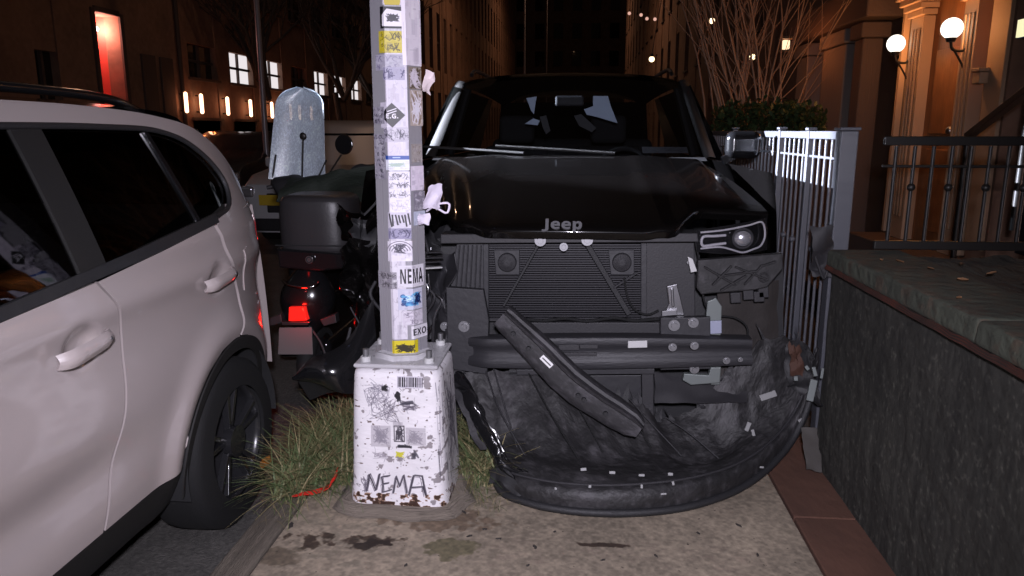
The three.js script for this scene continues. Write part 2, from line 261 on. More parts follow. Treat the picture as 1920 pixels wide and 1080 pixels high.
// ---------------------------------------------------------------- retaining wall, yard and railings on the right
{
  const wallTex = tex(1024, 512, (u, v) => { const drip = fbm(u, v * 0.06, 96, 3, 101), n = fbm(u, v, 6, 6, 102), spk = fbm(u, v, 128, 2, 103); let k = 0.19 + 0.11 * (n - 0.4) + 0.10 * (drip - 0.5) + 0.05 * (spk - 0.5); if (spk > 0.74) k += 0.07; return [k * 1.0, k * 0.985, k * 0.90]; });
  const wm = std(1, 1, 1, 0.93, { map: rep(wallTex, 0.55), bumpMap: rep(roughBump, 1.2), bumpScale: 0.012 });
  const cm = std(1, 1, 1, 0.9, { map: rep(tex(512, 512, (u, v) => { const n = fbm(u, v, 8, 6, 111), r = fbm(u, v, 24, 4, 112); const k = 0.21 + 0.12 * n; const t = 0.5 * sstep(0.5, 0.72, r); return [lerp(k * 0.95, k * 1.2, t), lerp(k, k * 0.9, t), lerp(k * 0.86, k * 0.72, t)]; }), 0.9), bumpMap: rep(roughBump, 2), bumpScale: 0.008 });
  const rust = std(1, 1, 1, 0.9, { map: rep(tex(256, 256, (u, v) => { const n = fbm(u, v, 12, 5, 121); return n > 0.5 ? [0.36 + 0.15 * n, 0.21, 0.13] : [0.2, 0.15, 0.12]; }), 3), bumpMap: rep(roughBump, 4), bumpScale: 0.006 });
  const w = thing('retaining_wall', 'dark stained concrete retaining wall with rust edged coping beside the brown paving strip', 'wall', [WALLX + 0.12, 0, -0.6]);
  const face = grid(90, 24, (u, v) => { const z = lerp(1.6, -3.2, u), y = lerp(0, 0.885, v); return [WALLX + 0.006 * N3.noise(z * 5, y * 5, 1) + 0.003 * N3.noise(z * 22, y * 3, 4), y, z]; });
  for (let i = 0, a = face.attributes.uv.array; i < a.length; i += 2) { a[i] *= 4.8; a[i + 1] *= 0.885; }
  part('face', face, wm, w);
  part('core', box(WALLX + 0.02, WALLX + 0.22, 0.002, 0.884, -3.2, 1.6), wm, w);
  for (let i = 0; i < 4; i++) { const z0 = 1.6 - i * 1.2; // coping stones
    part('coping_stone', metreUV(crumple(mergeVertices(box(WALLX - 0.028, WALLX + 0.26, 0.896, 0.968, z0 - 1.197, z0, 0.016)), 0.006, 14, i)), cm, w); }
  part('rusty_edge_strip', crumple(grid(120, 3, (u, v) => [WALLX - 0.034 + 0.012 * v, lerp(0.882, 0.90, v), lerp(1.6, -3.2, u)]), 0.008, 25, 2), rust, w);
  seat(w);
  const yard = structure('yard_soil', grid(60, 60, (u, v) => { const x = lerp(WALLX + 0.2, 2.8, u), z = lerp(1.6, -3.14, v); return [x, 0.94 + 0.03 * N3.noise(x * 5, 1, z * 5) + 0.012 * N3.noise(x * 20, 1, z * 20), z]; }), std(0.05, 0.046, 0.036, 0.97, { bumpMap: rep(roughBump, 4), bumpScale: 0.02 }));
  // fallen leaves
  const leaf = []; for (let k = 0; k < 130; k++) { const x = rnd(WALLX + 0.02, 2.7), z = rnd(-3.1, -0.6), s = rnd(0.009, 0.022); const g = grid(2, 2, (u, v) => [(u - 0.5) * s * (1 - Math.abs(v - 0.5) * 1.4), 0.3 * s * (u - 0.5) ** 2 * 4, (v - 0.5) * s * 1.7]); g.rotateX(rnd(-0.4, 0.4)); g.rotateZ(rnd(-0.4, 0.4)); g.rotateY(rnd(0, 6.3)); g.translate(x, x < WALLX + 0.26 ? 0.974 : 0.965, z); leaf.push(g); }
  const lm = structure('leaf_litter', leaf, std(0.20, 0.10, 0.045, 0.8)); lm.userData = { kind: 'stuff', label: 'small brown fallen leaves scattered on the yard soil', category: 'leaves' };
}
function railing(name, label, along, posts, y0, y1, pitch, mat, postHalf, plinth) {
  const L = along[1].distanceTo(along[0]), dir = along[1].clone().sub(along[0]).normalize(), base = along[0];
  const o = thing(name, label, 'railing', [base.x, y0, base.z]);
  const at = (s, y) => base.clone().addScaledVector(dir, s).setY(y);
  for (const [s, hw, bottom, top] of posts) { const p = at(s, 0); part('post', box(p.x - hw, p.x + hw, bottom, top, p.z - hw, p.z + hw, 0.006), mat, o); const c = part('post_cap', box(p.x - hw - 0.006, p.x + hw + 0.006, top + 0.001, top + 0.014, p.z - hw - 0.006, p.z + hw + 0.006, 0.004), mat, o); c.name = 'post_cap'; }
  for (const y of [y1 - 0.03, y0 + 0.06]) part('rail', beam(at(0.02, y), at(L - 0.02, y), 0.022, 0.036, V(0, 1, 0)), mat, o);
  part('rail', beam(at(0.02, y1 - 0.13), at(L - 0.02, y1 - 0.13), 0.012, 0.012, V(0, 1, 0)), mat, o);
  const bg = new THREE.CylinderGeometry(0.0075, 0.0075, y1 - y0 - 0.11, 6), kg = mergeGeometries([new THREE.SphereGeometry(0.017, 8, 6)]);
  let k = 0;
  for (let s = pitch; s < L - 0.03; s += pitch, k++) {
    if (posts.some(([q, hw]) => Math.abs(q - s) < hw + 0.015)) continue;
    const p = at(s, (y0 + 0.06 + y1 - 0.03) / 2 - 0.01); const b = part('baluster', bg, mat, o); b.position.copy(p);
    if (k % 2) { const c = part('collar', kg, mat, o); c.position.copy(at(s, lerp(y0, y1, 0.58))); }
  }
  return seat(o);
}
railing('iron_railing', 'grey painted iron railing running along the sidewalk past the wrecked car', [V(1.12, 0, -3.3), V(1.12, 0, -7.6)],
  [[0, 0.036, 0, 1.45], [0.5, 0.017, 0, 1.45], [1.03, 0.018, 0, 1.455], [2.3, 0.02, 0, 1.46], [4.28, 0.02, 0, 1.46]], 0.12, 1.46, 0.085, M.railing, 0.04);
railing('yard_railing', 'dark iron railing with collared balusters across the back of the raised yard', [V(1.2, 0, -3.17), V(2.78, 0, -3.17)],
  [[1.56, 0.02, 0.93, 1.44]], 0.93, 1.44, 0.072, M.ironDark, 0.02);
{ // torn hinge bracket hanging on the near railing post
  const o = thing('bent_bracket', 'bent dark metal bracket hanging on the near railing post', 'bracket', [1.09, 0.74, -3.22]);
  const p = (x, y) => atZ(x, y, -3.215);
  part('plate', thick(crumple(grid(8, 14, (u, v) => { const a = p(lerp(1522, 1562, u), lerp(425, 520, v)); a.z += 0.02 * Math.sin(v * 5 + u * 2); return a; }), 0.02, 18, 3), 0.004), M.metalGrey, o);
  part('hook', tube([p(1525, 470), p(1535, 500), p(1545, 522), p(1553, 505)], 0.006), M.metalGrey, o);
  seat(o);
}

// ---------------------------------------------------------------- lamp post
{
  const px0 = -0.672, pz0 = -2.80, face = Math.atan2(-px0, -pz0) * 0 + 0.235; // pole is turned a little towards the walk
  const post = thing('lamp_post', 'grey octagonal street pole covered in stickers on a white graffitied cast base', 'lamp post', [px0, 0, pz0]);
  // concrete footing
  part('footing', crumple(grid(40, 14, (u, v) => { const a = u * 6.2832, c = Math.cos(a), s = Math.sin(a), q = Math.pow(Math.abs(c) ** 4 + Math.abs(s) ** 4, -0.25); let r = v < 0.6 ? lerp(0.285, 0.25, v / 0.6) : lerp(0.25, 0.1, (v - 0.6) / 0.4); r *= 1 + 0.16 * N3.noise(c * 2.2, s * 2.2, 4) + 0.05 * N3.noise(c * 9, s * 9, 2); return [px0 + c * q * r * 0.95, 0.002 + 0.03 * sstep(0, 0.6, v), pz0 + s * q * r * 0.9 ]; }), 0.006, 9, 5), std(0.22, 0.185, 0.15, 0.95, { bumpMap: rep(roughBump, 3), bumpScale: 0.008 }), post);
  // cast base
  const W = 1024, H = 512;
  const scribble = (x, cx, cy, w, h, n, lw, col, a = 0.8) => { x.strokeStyle = col; x.globalAlpha = a; x.lineWidth = lw; x.lineCap = 'round'; for (let k = 0; k < n; k++) { x.beginPath(); let X = cx + rnd(-w, w), Y = cy + rnd(-h, h); x.moveTo(X, Y); for (let j = 0; j < 4; j++) x.quadraticCurveTo(cx + rnd(-w, w), cy + rnd(-h, h), cx + rnd(-w, w), cy + rnd(-h, h)); x.stroke(); } x.globalAlpha = 1; };
  const hand = (x, text, cx, cy, sz, col, lw) => { x.save(); x.translate(cx, cy); x.font = 'bold ' + sz + 'px sans-serif'; x.textAlign = 'center'; x.textBaseline = 'middle'; x.strokeStyle = col; x.lineWidth = lw; x.strokeText(text, 0, 0); x.restore(); };
  const baseMap = canvasTex(W, H, (x) => {
    const img = x.createImageData(W, H);
    for (let j = 0; j < H; j++) for (let i = 0; i < W; i++) { const u = i / W, v = j / W, n = fbm(u, v, 12, 5, 131), g = fbm(u, v, 96, 2, 132), d = fbm(u, v, 40, 4, 133), low = j / H; let k = 0.84 + 0.12 * n; let c = [k, k * 0.985, k * 1.0]; if (d > 0.665) { const t = 0.7 * sstep(0.665, 0.72, d); c = c.map((q, m) => lerp(q, [0.42, 0.39, 0.4][m], t)); } if (g > 0.83) c = [0.45, 0.4, 0.39]; const e = fbm(u, v, 72, 3, 134), thr = low > 0.96 ? 0.5 : low > 0.9 ? 0.58 : 9; if (e > thr) c = e > thr + 0.07 ? [0.24, 0.16, 0.12] : [0.6, 0.48, 0.4]; const o = (j * W + i) * 4; for (let m = 0; m < 3; m++) img.data[o + m] = 255 * clamp(c[m]); img.data[o + 3] = 255; }
    x.putImageData(img, 0, 0);
    // front of the casting is centred at u = 0.5, one face is a quarter of the width (256 px = 0.36 m)
    const c0 = 512;
    x.globalAlpha = 1;
    const stroke = (pts, ox, oy, k, lw, col) => { x.strokeStyle = col; x.lineWidth = lw; x.lineJoin = 'round'; x.lineCap = 'round'; x.beginPath(); pts.forEach(([a, b], i) => { if (!i) x.moveTo(ox + a * k, oy + b * k); else x.lineTo(ox + a * k + rnd(-1, 1), oy + b * k + rnd(-1, 1)); }); x.stroke(); };
    const letters = [[[0, 60], [6, 4], [22, 56], [30, 2]], [[58, 6], [36, 10], [38, 34], [54, 30], [38, 34], [40, 60], [62, 52]], [[68, 62], [76, 8], [86, 40], [98, 2], [106, 60]], [[112, 66], [126, 2], [146, 4], [152, 66], [148, 38], [118, 42]]];
    for (const [dx, dy, lw, col] of [[0, 0, 4, '#3c3842'], [3, -3, 2, '#59545f'], [-4, 4, 1.6, '#6a6570']]) for (const L of letters) stroke(L, c0 - 92 + dx, 388 + dy, 1.16, lw, col);
    scribble(x, c0 - 96, 430, 12, 30, 4, 1.6, '#6a6570', 0.8);
    scribble(x, c0 - 62, 90, 44, 60, 10, 1.4, '#6c6774', 0.7); scribble(x, c0 - 36, 150, 50, 50, 8, 1.6, '#5a5560', 0.6); scribble(x, c0 - 36, 66, 9, 9, 3, 6, '#16141a', 0.9); scribble(x, c0 + 10, 92, 10, 20, 3, 7, '#19171d', 0.85); scribble(x, c0 + 40, 118, 30, 8, 3, 4, '#3a3742', 0.7);
    for (let k = 0; k < 40; k++) { x.globalAlpha = rnd(0.25, 0.7); x.strokeStyle = '#5d5864'; x.lineWidth = rnd(0.8, 2); const X = c0 + rnd(-110, 110), Y = rnd(40, 470), L = rnd(8, 36), a = rnd(0.9, 2.2); x.beginPath(); x.moveTo(X, Y); x.quadraticCurveTo(X + rnd(-8, 8), Y + L / 2, X + Math.cos(a) * L, Y + Math.sin(a) * L); x.stroke(); }
    for (let k = 0; k < 46; k++) { x.globalAlpha = rnd(0.35, 0.85); x.strokeStyle = ['#2a2732', '#4a4654', '#6d6878'][(rnd() * 3) | 0]; x.lineWidth = rnd(1, 4); const X = c0 + 128 + rnd(-6, 130), Y = rnd(30, 420); x.beginPath(); x.moveTo(X, Y); x.lineTo(X + rnd(-3, 3), Y + rnd(20, 110)); x.stroke(); } // paint runs round the corner
    x.globalAlpha = 1;
    scribble(x, c0 + 50, 135, 26, 12, 6, 2, '#5a5560', 0.7);
    x.fillStyle = '#b9b4ba'; x.globalAlpha = 0.8; x.fillRect(c0 - 80, 205, 62, 80); x.fillRect(c0 + 34, 210, 58, 66); x.fillRect(c0 - 10, 190, 34, 20); x.globalAlpha = 1;
    scribble(x, c0 - 50, 240, 26, 36, 14, 1.6, '#8a858e', 0.8); scribble(x, c0 + 62, 245, 24, 28, 12, 1.6, '#908b93', 0.8);
    x.strokeStyle = '#3b3840'; x.lineWidth = 3; x.strokeRect(c0 - 6, 205, 34, 58); scribble(x, c0 + 12, 235, 14, 28, 6, 3, '#3d3a42', 0.8); scribble(x, c0 + 22, 280, 34, 6, 3, 4, '#26242a', 0.85);
    scribble(x, c0 + 14, 312, 16, 10, 5, 4, '#c9c43a', 0.9); scribble(x, c0 - 55, 320, 30, 16, 5, 1.6, '#9a949c', 0.8); scribble(x, c0 + 60, 310, 10, 18, 2, 5, '#3a3740', 0.7);
    for (const u0 of [0.25, 0.75, 0.02, 0.98]) scribble(x, u0 * W, 250, 90, 200, 16, 3, '#4c4854', 0.6);
    for (let k = 0; k < 230; k++) { x.globalAlpha = rnd(0.25, 0.7); x.fillStyle = '#3c3633'; const right = rnd() < 0.45; x.beginPath(); x.ellipse(right ? rnd(600, 740) : rnd(0, W), rnd(0, H), rnd(0.6, 3), rnd(0.6, 3), 0, 0, 7); x.fill(); }
    x.globalAlpha = 1;
  });
  baseMap.wrapS = THREE.RepeatWrapping;
  const baseMat = std(0.92, 0.92, 0.92, 0.55, { map: baseMap, bumpMap: rep(fineBump, 2), bumpScale: 0.0015 });
  const rsq = (a, r, e = 7) => { const c = Math.cos(a), s = Math.sin(a), q = Math.pow(Math.abs(c) ** e + Math.abs(s) ** e, -1 / e); return [c * q * r, s * q * r]; };
  const prof = [[0.196, 0.026], [0.197, 0.05], [0.190, 0.12], [0.183, 0.3], [0.176, 0.465], [0.172, 0.535], [0.168, 0.553], [0.155, 0.566], [0.12, 0.570]];
  part('cast_base', grid(96, prof.length - 1, (u, v) => { const [r, y] = prof[Math.round(v * (prof.length - 1))]; const a = Math.PI / 2 + (0.5 - u) * 2 * Math.PI; const [x, z] = rsq(a, r); return [px0 + x, y, pz0 + z]; }), baseMat, post);
  { const g = post.children[post.children.length - 1].geometry, uv = g.attributes.uv; for (let i = 0; i < uv.count; i++) { const j = Math.round(uv.getY(i) * (prof.length - 1)); uv.setY(i, clamp((prof[j][1] - 0.026) / 0.544)); } }
  const greyPaint = std(0.5, 0.49, 0.51, 0.5, { bumpMap: rep(fineBump, 3), bumpScale: 0.001, roughnessMap: smudge });
  part('base_lip', box(px0 - 0.162, px0 + 0.162, 0.571, 0.588, pz0 - 0.162, pz0 + 0.162, 0.008), greyPaint, post);
  part('flange', new THREE.CylinderGeometry(0.118, 0.124, 0.02, 8).rotateY(face + Math.PI / 8).translate(px0, 0.598, pz0), greyPaint, post);
  for (const [sx, sz] of [[-1, 1], [1, 1], [-1, -1], [1, -1]]) { const b = part('anchor_bolt', [new THREE.CylinderGeometry(0.012, 0.012, 0.05, 8).translate(px0 + sx * 0.122, 0.612, pz0 + sz * 0.122)], M.zinc, post); part('nut', new THREE.CylinderGeometry(0.021, 0.021, 0.02, 6).translate(px0 + sx * 0.122, 0.5985, pz0 + sz * 0.122), M.label, b); }
  // octagonal pole
  const AP = 0.0895, FW = 2 * AP * Math.tan(Math.PI / 8);
  const oct = (s, off, y, taper = 1) => { // s = metres round the perimeter, 0 at the middle of the face turned to the walk, positive to the right
    const k = Math.floor((s + FW / 2) / FW), d = s - k * FW, a = face + k * Math.PI / 4, n = [Math.sin(a), Math.cos(a)], t = [Math.cos(a), -Math.sin(a)];
    return [px0 + n[0] * (AP + off) * taper + t[0] * d * (1 + off / AP) * taper, y, pz0 + n[1] * (AP + off) * taper + t[1] * d * (1 + off / AP) * taper];
  };
  const poleGeo = (() => { const g = []; for (let k = 0; k < 8; k++) g.push(grid(6, 2, (u, v) => oct((k - 4) * FW - FW / 2 + clamp(u, 0.0001, 0.9999) * FW, 0, lerp(0.60, 6.2, v), lerp(1, 0.8, v)))); return merge(g); })();
  part('pole', poleGeo, M.galv, post);
  const collar = (() => { const g = []; for (let k = 0; k < 8; k++) g.push(grid(1, 1, (u, v) => oct((k - 4) * FW - FW / 2 + clamp(u, 0.0001, 0.9999) * FW, lerp(0.012, 0.001, v), lerp(0.609, 0.616, v)))); return merge(g); })();
  part('pole_collar', collar, greyPaint, post);
  // lamp arm above the picture
  part('arm', tube([V(px0, 6.15, pz0), V(px0 - 0.4, 6.7, pz0), V(px0 - 1.8, 6.95, pz0)], 0.035), M.galv, post);
  part('lamp_head', box(px0 - 2.4, px0 - 1.75, 6.9, 7.02, pz0 - 0.14, pz0 + 0.14, 0.05), M.galv, post);
  // stickers: x and y in photo pixels, turned into metres round and up the pole
  const yOf = (py) => atZ(750, py, pz0 + AP).y, sOf = (px) => { // unwrap: three faces are in view
    const edge = [702, 725, 768, 794]; if (px < edge[1]) return -FW / 2 - FW * (edge[1] - px) / (edge[1] - edge[0]); if (px <= edge[2]) return -FW / 2 + FW * (px - edge[1]) / (edge[2] - edge[1]); return FW / 2 + FW * (px - edge[2]) / (edge[3] - edge[2]); };
  let layer = 0;
  const sticker = (x0, x1, y0, y1, w, h, draw, label, off) => {
    const s0 = sOf(x0), s1 = sOf(x1), a = yOf(y1), b = yOf(y0); off ??= 0.0012 + 0.00013 * layer++;
    const cuts = [s0]; for (const k of [-1.5, -0.5, 0.5, 1.5]) { const e = k * FW; if (e > s0 + 0.002 && e < s1 - 0.002) cuts.push(e - 0.0004, e + 0.0004); } cuts.push(s1);
    const pos = [], uv = [], idx = []; cuts.forEach((s, i) => { for (const v of [0, 1]) { pos.push(...oct(s, off, lerp(a, b, v))); uv.push((s - s0) / (s1 - s0), v); } if (i) { const q = 2 * i; idx.push(q - 2, q, q + 1, q - 2, q + 1, q - 1); } });
    const g = new THREE.BufferGeometry(); g.setAttribute('position', new THREE.Float32BufferAttribute(pos, 3)); g.setAttribute('uv', new THREE.Float32BufferAttribute(uv, 2)); g.setIndex(idx);
    const gg = g.toNonIndexed(); gg.computeVertexNormals();
    const m = std(0.92, 0.92, 0.92, 0.5, { map: canvasTex(w, h, draw), polygonOffset: true, polygonOffsetFactor: -1 });
    const p = part('sticker', gg, m, post); if (label) p.userData.label = label; return p;
  };
  const bgFill = (c) => (x, w, h) => { x.fillStyle = c; x.fillRect(0, 0, w, h); for (let k = 0; k < 60; k++) { x.globalAlpha = rnd(0.04, 0.2); x.fillStyle = rnd() < 0.5 ? '#777080' : '#ffffff'; x.fillRect(rnd(0, w), rnd(0, h), rnd(2, w / 4), rnd(2, h / 5)); } x.globalAlpha = 1; };
  const scr = (bg, ink, n, lw, a = 0.9) => (x, w, h) => { bgFill(bg)(x, w, h); tagging(x, w, h, n, lw * 0.6, ink, a); };
  const tagging = (x, w, h, n, lw, ink, a) => { x.strokeStyle = ink; x.lineCap = x.lineJoin = 'round'; const rows = Math.max(1, Math.round(h / w * 2)), cell = h / rows; for (let r = 0; r < rows; r++) for (let k = 0; k < Math.ceil(n / rows) + 2; k++) { x.globalAlpha = a * rnd(0.5, 1); x.lineWidth = lw * rnd(0.5, 1.5); let X = rnd(0.04, 0.9) * w, Y = (r + rnd(0.1, 0.9)) * cell; x.beginPath(); x.moveTo(X, Y); for (let j = 0; j < 3; j++) { const X2 = X + rnd(-0.1, 0.16) * w, Y2 = (r + rnd(0.08, 0.92)) * cell; x.quadraticCurveTo(X + rnd(-0.12, 0.12) * w, (Y + Y2) / 2, X2, Y2); X = X2; Y = Y2; } x.stroke(); } x.globalAlpha = 1; };
  const txt = (bg, ink, t, sz, style = 'bold') => (x, w, h) => { bgFill(bg)(x, w, h); x.fillStyle = ink; x.font = style + ' ' + sz + 'px sans-serif'; x.textAlign = 'center'; x.textBaseline = 'middle'; x.save(); x.translate(w / 2, h / 2); const mw = x.measureText(t).width; x.scale(Math.min(1.6, w * 0.9 / mw), 1); x.fillText(t, 0, 0); x.restore(); };
  sticker(724, 768, 100, 292, 96, 384, scr('#cfc8d6', '#8d8798', 10, 2, 0.5));
  sticker(722, 754, 440, 636, 64, 384, scr('#d5d0da', '#807a8a', 8, 2, 0.6));
  sticker(724, 762, -40, 9, 96, 128, (x, w, h) => { bgFill('#d8cfd8')(x, w, h); x.fillStyle = '#c9b428'; x.beginPath(); x.arc(w / 2, h * 0.85, 40, 0, 7); x.fill(); });
  sticker(720, 762, 12, 53, 128, 128, (x, w, h) => { x.fillStyle = '#15131a'; x.fillRect(0, 0, w, h); x.fillStyle = '#efeaf2'; x.beginPath(); x.moveTo(14, 116); x.lineTo(14, 50); x.lineTo(44, 12); x.lineTo(124, 26); x.lineTo(124, 116); x.fill(); scribble(x, 76, 66, 36, 22, 10, 5, '#2a2733'); }, 'white house shaped sticker with black scribbles');
  sticker(717, 760, 58, 99, 128, 128, scr('#c8b62c', '#3a330c', 16, 6), 'yellow sticker covered in black graffiti');
  sticker(711, 762, 102, 132, 128, 96, scr('#aaa6b6', '#50486e', 7, 5, 0.7));
  sticker(722, 764, 126, 150, 128, 64, scr('#a09bb4', '#2b2452', 10, 6));
  sticker(716, 763, 192, 240, 128, 128, (x, w, h) => { bgFill('#c9c3d0')(x, w, h); x.fillStyle = '#100e14'; x.beginPath(); x.moveTo(w / 2, 2); x.lineTo(w - 2, h / 2); x.lineTo(w / 2, h - 2); x.lineTo(2, h / 2); x.fill(); x.strokeStyle = '#e8e4ee'; x.lineWidth = 5; for (const y of [36, 48]) { x.beginPath(); x.moveTo(42, y + 10); x.lineTo(86, y - 6); x.stroke(); } x.fillStyle = '#f0ecf4'; x.font = 'bold 34px sans-serif'; x.textAlign = 'center'; x.fillText('E.G.', w / 2, 80); }, 'black diamond sticker reading E.G.');
  sticker(720, 768, 239, 266, 128, 64, scr('#b7b1c0', '#2a2738', 16, 4));
  sticker(721, 768, 292, 319, 160, 96, (x, w, h) => { bgFill('#e4e6f0')(x, w, h); x.fillStyle = '#23489c'; x.fillRect(0, 0, w, 26); x.fillStyle = '#a9bde8'; x.fillRect(52, 8, 50, 8); scribble(x, w / 2, 60, 56, 16, 12, 3, '#9fb4a8', 0.7); }, 'white name tag sticker with blue header');
  sticker(724, 768, 322, 372, 128, 160, scr('#dbd6e2', '#2c2934', 26, 4));
  sticker(724, 768, 372, 398, 128, 80, scr('#e2dde8', '#8c8596', 6, 3, 0.6));
  sticker(722, 768, 398, 428, 128, 96, (x, w, h) => { bgFill('#cbc6d4')(x, w, h); x.strokeStyle = '#15131c'; x.lineWidth = 9; for (let k = 0; k < 7; k++) { x.beginPath(); x.moveTo(10 + k * 17, rnd(4, 20)); x.lineTo(16 + k * 17 + rnd(-8, 8), rnd(60, 92)); x.stroke(); } });
  sticker(722, 768, 428, 448, 128, 64, scr('#8f8aa8', '#1f1a3c', 10, 5));
  sticker(720, 769, 452, 490, 128, 128, (x, w, h) => { bgFill('#e0dbe6')(x, w, h); x.strokeStyle = '#4a4556'; x.lineWidth = 4; for (let r = 12; r < 70; r += 14) { x.beginPath(); x.arc(w / 2, 70, r, 3.3, 6.1); x.stroke(); } scribble(x, w / 2, 50, 30, 30, 5, 5, '#3a3646'); });
  sticker(737, 788, 498, 539, 160, 128, txt('#d9d5de', '#0e0c12', 'NEMA', 118), 'white sticker with tall black letters NEMA');
  sticker(736, 784, 542, 581, 128, 128, (x, w, h) => { bgFill('#c4c4d6')(x, w, h); for (let k = 0; k < 60; k++) { x.globalAlpha = 0.7; x.fillStyle = ['#2c78b8', '#63b4e2', '#174a8a', '#14245c'][(rnd() * 4) | 0]; x.beginPath(); x.ellipse(w / 2 + rnd(-44, 44), h / 2 + rnd(-30, 34), rnd(6, 18), rnd(5, 14), rnd(0, 3), 0, 7); x.fill(); } x.globalAlpha = 1; scribble(x, w * 0.75, h * 0.5, 22, 36, 6, 4, '#121a4a'); scribble(x, w * 0.45, h * 0.45, 30, 24, 4, 3, '#d6eefa'); }, 'blue blob shaped graffiti sticker');
  sticker(745, 784, 583, 610, 96, 96, scr('#cdc6d2', '#5d5766', 6, 5, 0.6));
  sticker(762, 792, 612, 636, 112, 80, txt('#d8d4dc', '#131118', 'EXO', 58), 'white sticker reading EXO');
  sticker(722, 774, 638, 667, 160, 96, (x, w, h) => { x.fillStyle = '#d4c21c'; x.fillRect(0, 0, w, h); scribble(x, w / 2, h / 2, 60, 26, 12, 5, '#2c2608'); }, 'bright yellow sticker with black tag at the pole foot');
  sticker(760, 793, -40, 122, 96, 512, bgFill('#e6dde8'), 'tall plain white paper pasted on the pole');
  sticker(770, 792, 124, 166, 64, 96, (x, w, h) => { bgFill('#8f8378')(x, w, h); scribble(x, w / 2, h / 2, 24, 44, 10, 5, '#4c3f34', 0.7); scribble(x, w / 2, h / 2, 26, 44, 8, 5, '#d8d0dc', 0.8); });
  sticker(771, 793, 168, 236, 64, 160, (x, w, h) => { bgFill('#b8aaa2')(x, w, h); scribble(x, w / 2, h / 2, 26, 74, 10, 7, '#8a7666', 0.6); scribble(x, w / 2, h / 2, 26, 74, 8, 4, '#e4dfea', 0.9); });
  sticker(771, 790, 270, 305, 64, 96, scr('#a29a98', '#6a5e54', 8, 4, 0.6));
  sticker(769, 792, 312, 358, 64, 128, bgFill('#dcd0e0'));
  sticker(773, 793, 360, 396, 64, 96, scr('#7f7a86', '#cfcad8', 8, 4, 0.7));
  sticker(772, 793, 398, 424, 64, 64, bgFill('#b7bccf'));
  sticker(706, 722, 200, 232, 64, 96, scr('#908c98', '#2e2b36', 9, 4)); sticker(705, 722, 252, 336, 64, 256, scr('#8f8b97', '#2c2935', 18, 4));
  sticker(704, 735, 510, 541, 96, 96, scr('#8e8a92', '#2f2c30', 22, 4));
  { const g = grid(1, 1, (u, v) => [px0 + lerp(0.01, 0.108, u), lerp(0.505, 0.55, v), pz0 + 0.1805 - 0.006 * v + 0.0015]); part('sticker', g, std(0.9, 0.9, 0.9, 0.5, { map: canvasTex(128, 64, (x, w, h) => { bgFill('#cfcad4')(x, w, h); x.fillStyle = '#17151b'; for (let k = 4; k < 124;) { const q = rnd(2, 8); x.fillRect(k, 6, q, 52); k += q + rnd(2, 6); } }) }), post).userData.label = 'striped black and white sticker on the cast base'; }
  // loose torn paper
  const paper = std(0.72, 0.66, 0.78, 0.8), paperPink = std(0.74, 0.62, 0.64, 0.8);
  const flap = (pts, mat, seed) => { const [a, b, c, d] = pts.map(([x, y, z]) => atZ(x, y, z)); part('torn_paper', thick(crumple(grid(8, 8, (u, v) => { const p = a.clone().lerp(b, u).lerp(d.clone().lerp(c, u), v); p.z += 0.012 * Math.sin(u * 3 + v * 2); return p; }), 0.012, 30, seed), 0.0012), mat, post); };
  flap([[792, 172, -2.73], [798, 128, -2.73], [815, 134, -2.7], [806, 180, -2.7]], paperPink, 2);
  flap([[793, 392, -2.74], [803, 352, -2.74], [828, 344, -2.68], [828, 388, -2.68]], paper, 5);
  part('torn_paper', tube([atZ(800, 396, -2.74), atZ(820, 383, -2.69), atZ(842, 382, -2.68), atZ(838, 399, -2.68), atZ(822, 392, -2.69)], 0.0045, 5), paper, post);
  flap([[785, 420, -2.73], [786, 398, -2.73], [802, 402, -2.7], [806, 420, -2.7]], paper, 9);
  seat(post);
}

// ---------------------------------------------------------------- the wrecked black SUV
const font = await new FontLoader().loadAsync('fonts/droid/droid_sans_bold.typeface.json');
function wheelParts(o, cx, cy, cz, r, width, side, rimMat, spokes = 5) { // axis along x, outer face towards side
  const prof = [[r * 0.66, -width / 2], [r * 0.9, -width / 2], [r * 0.985, -width * 0.4], [r, -width * 0.2], [r, width * 0.2], [r * 0.985, width * 0.4], [r * 0.9, width / 2], [r * 0.66, width / 2]].map(([a, b]) => new THREE.Vector2(a, b));
  const w = part('wheel', new THREE.LatheGeometry(prof, 40).rotateZ(-Math.PI / 2).translate(cx, cy, cz), M.rubber, o);
  const rim = [new THREE.LatheGeometry([[r * 0.67, -width * 0.42], [r * 0.62, -width * 0.3], [r * 0.6, width * 0.3], [r * 0.665, width * 0.42]].map(([a, b]) => new THREE.Vector2(a, b)), 36).rotateZ(-Math.PI / 2).translate(cx, cy, cz)];
  const xo = cx + side * width * 0.36;
  for (let k = 0; k < spokes; k++) for (const d of [-0.16, 0.16]) { const a = k * 6.2832 / spokes + 0.3; rim.push(beam(V(xo - side * 0.02, cy + Math.sin(a) * r * 0.1, cz + Math.cos(a) * r * 0.1), V(xo, cy + Math.sin(a + d) * r * 0.63, cz + Math.cos(a + d) * r * 0.63), 0.022, 0.03, V(1, 0, 0))); }
  rim.push(new THREE.CylinderGeometry(r * 0.17, r * 0.19, 0.04, 16).rotateZ(Math.PI / 2).translate(xo, cy, cz));
  part('rim', rim, rimMat, w);
  part('brake_disc', new THREE.CylinderGeometry(r * 0.5, r * 0.5, 0.02, 28).rotateZ(Math.PI / 2).translate(cx, cy, cz), M.metalGrey, w);
  return w;
}
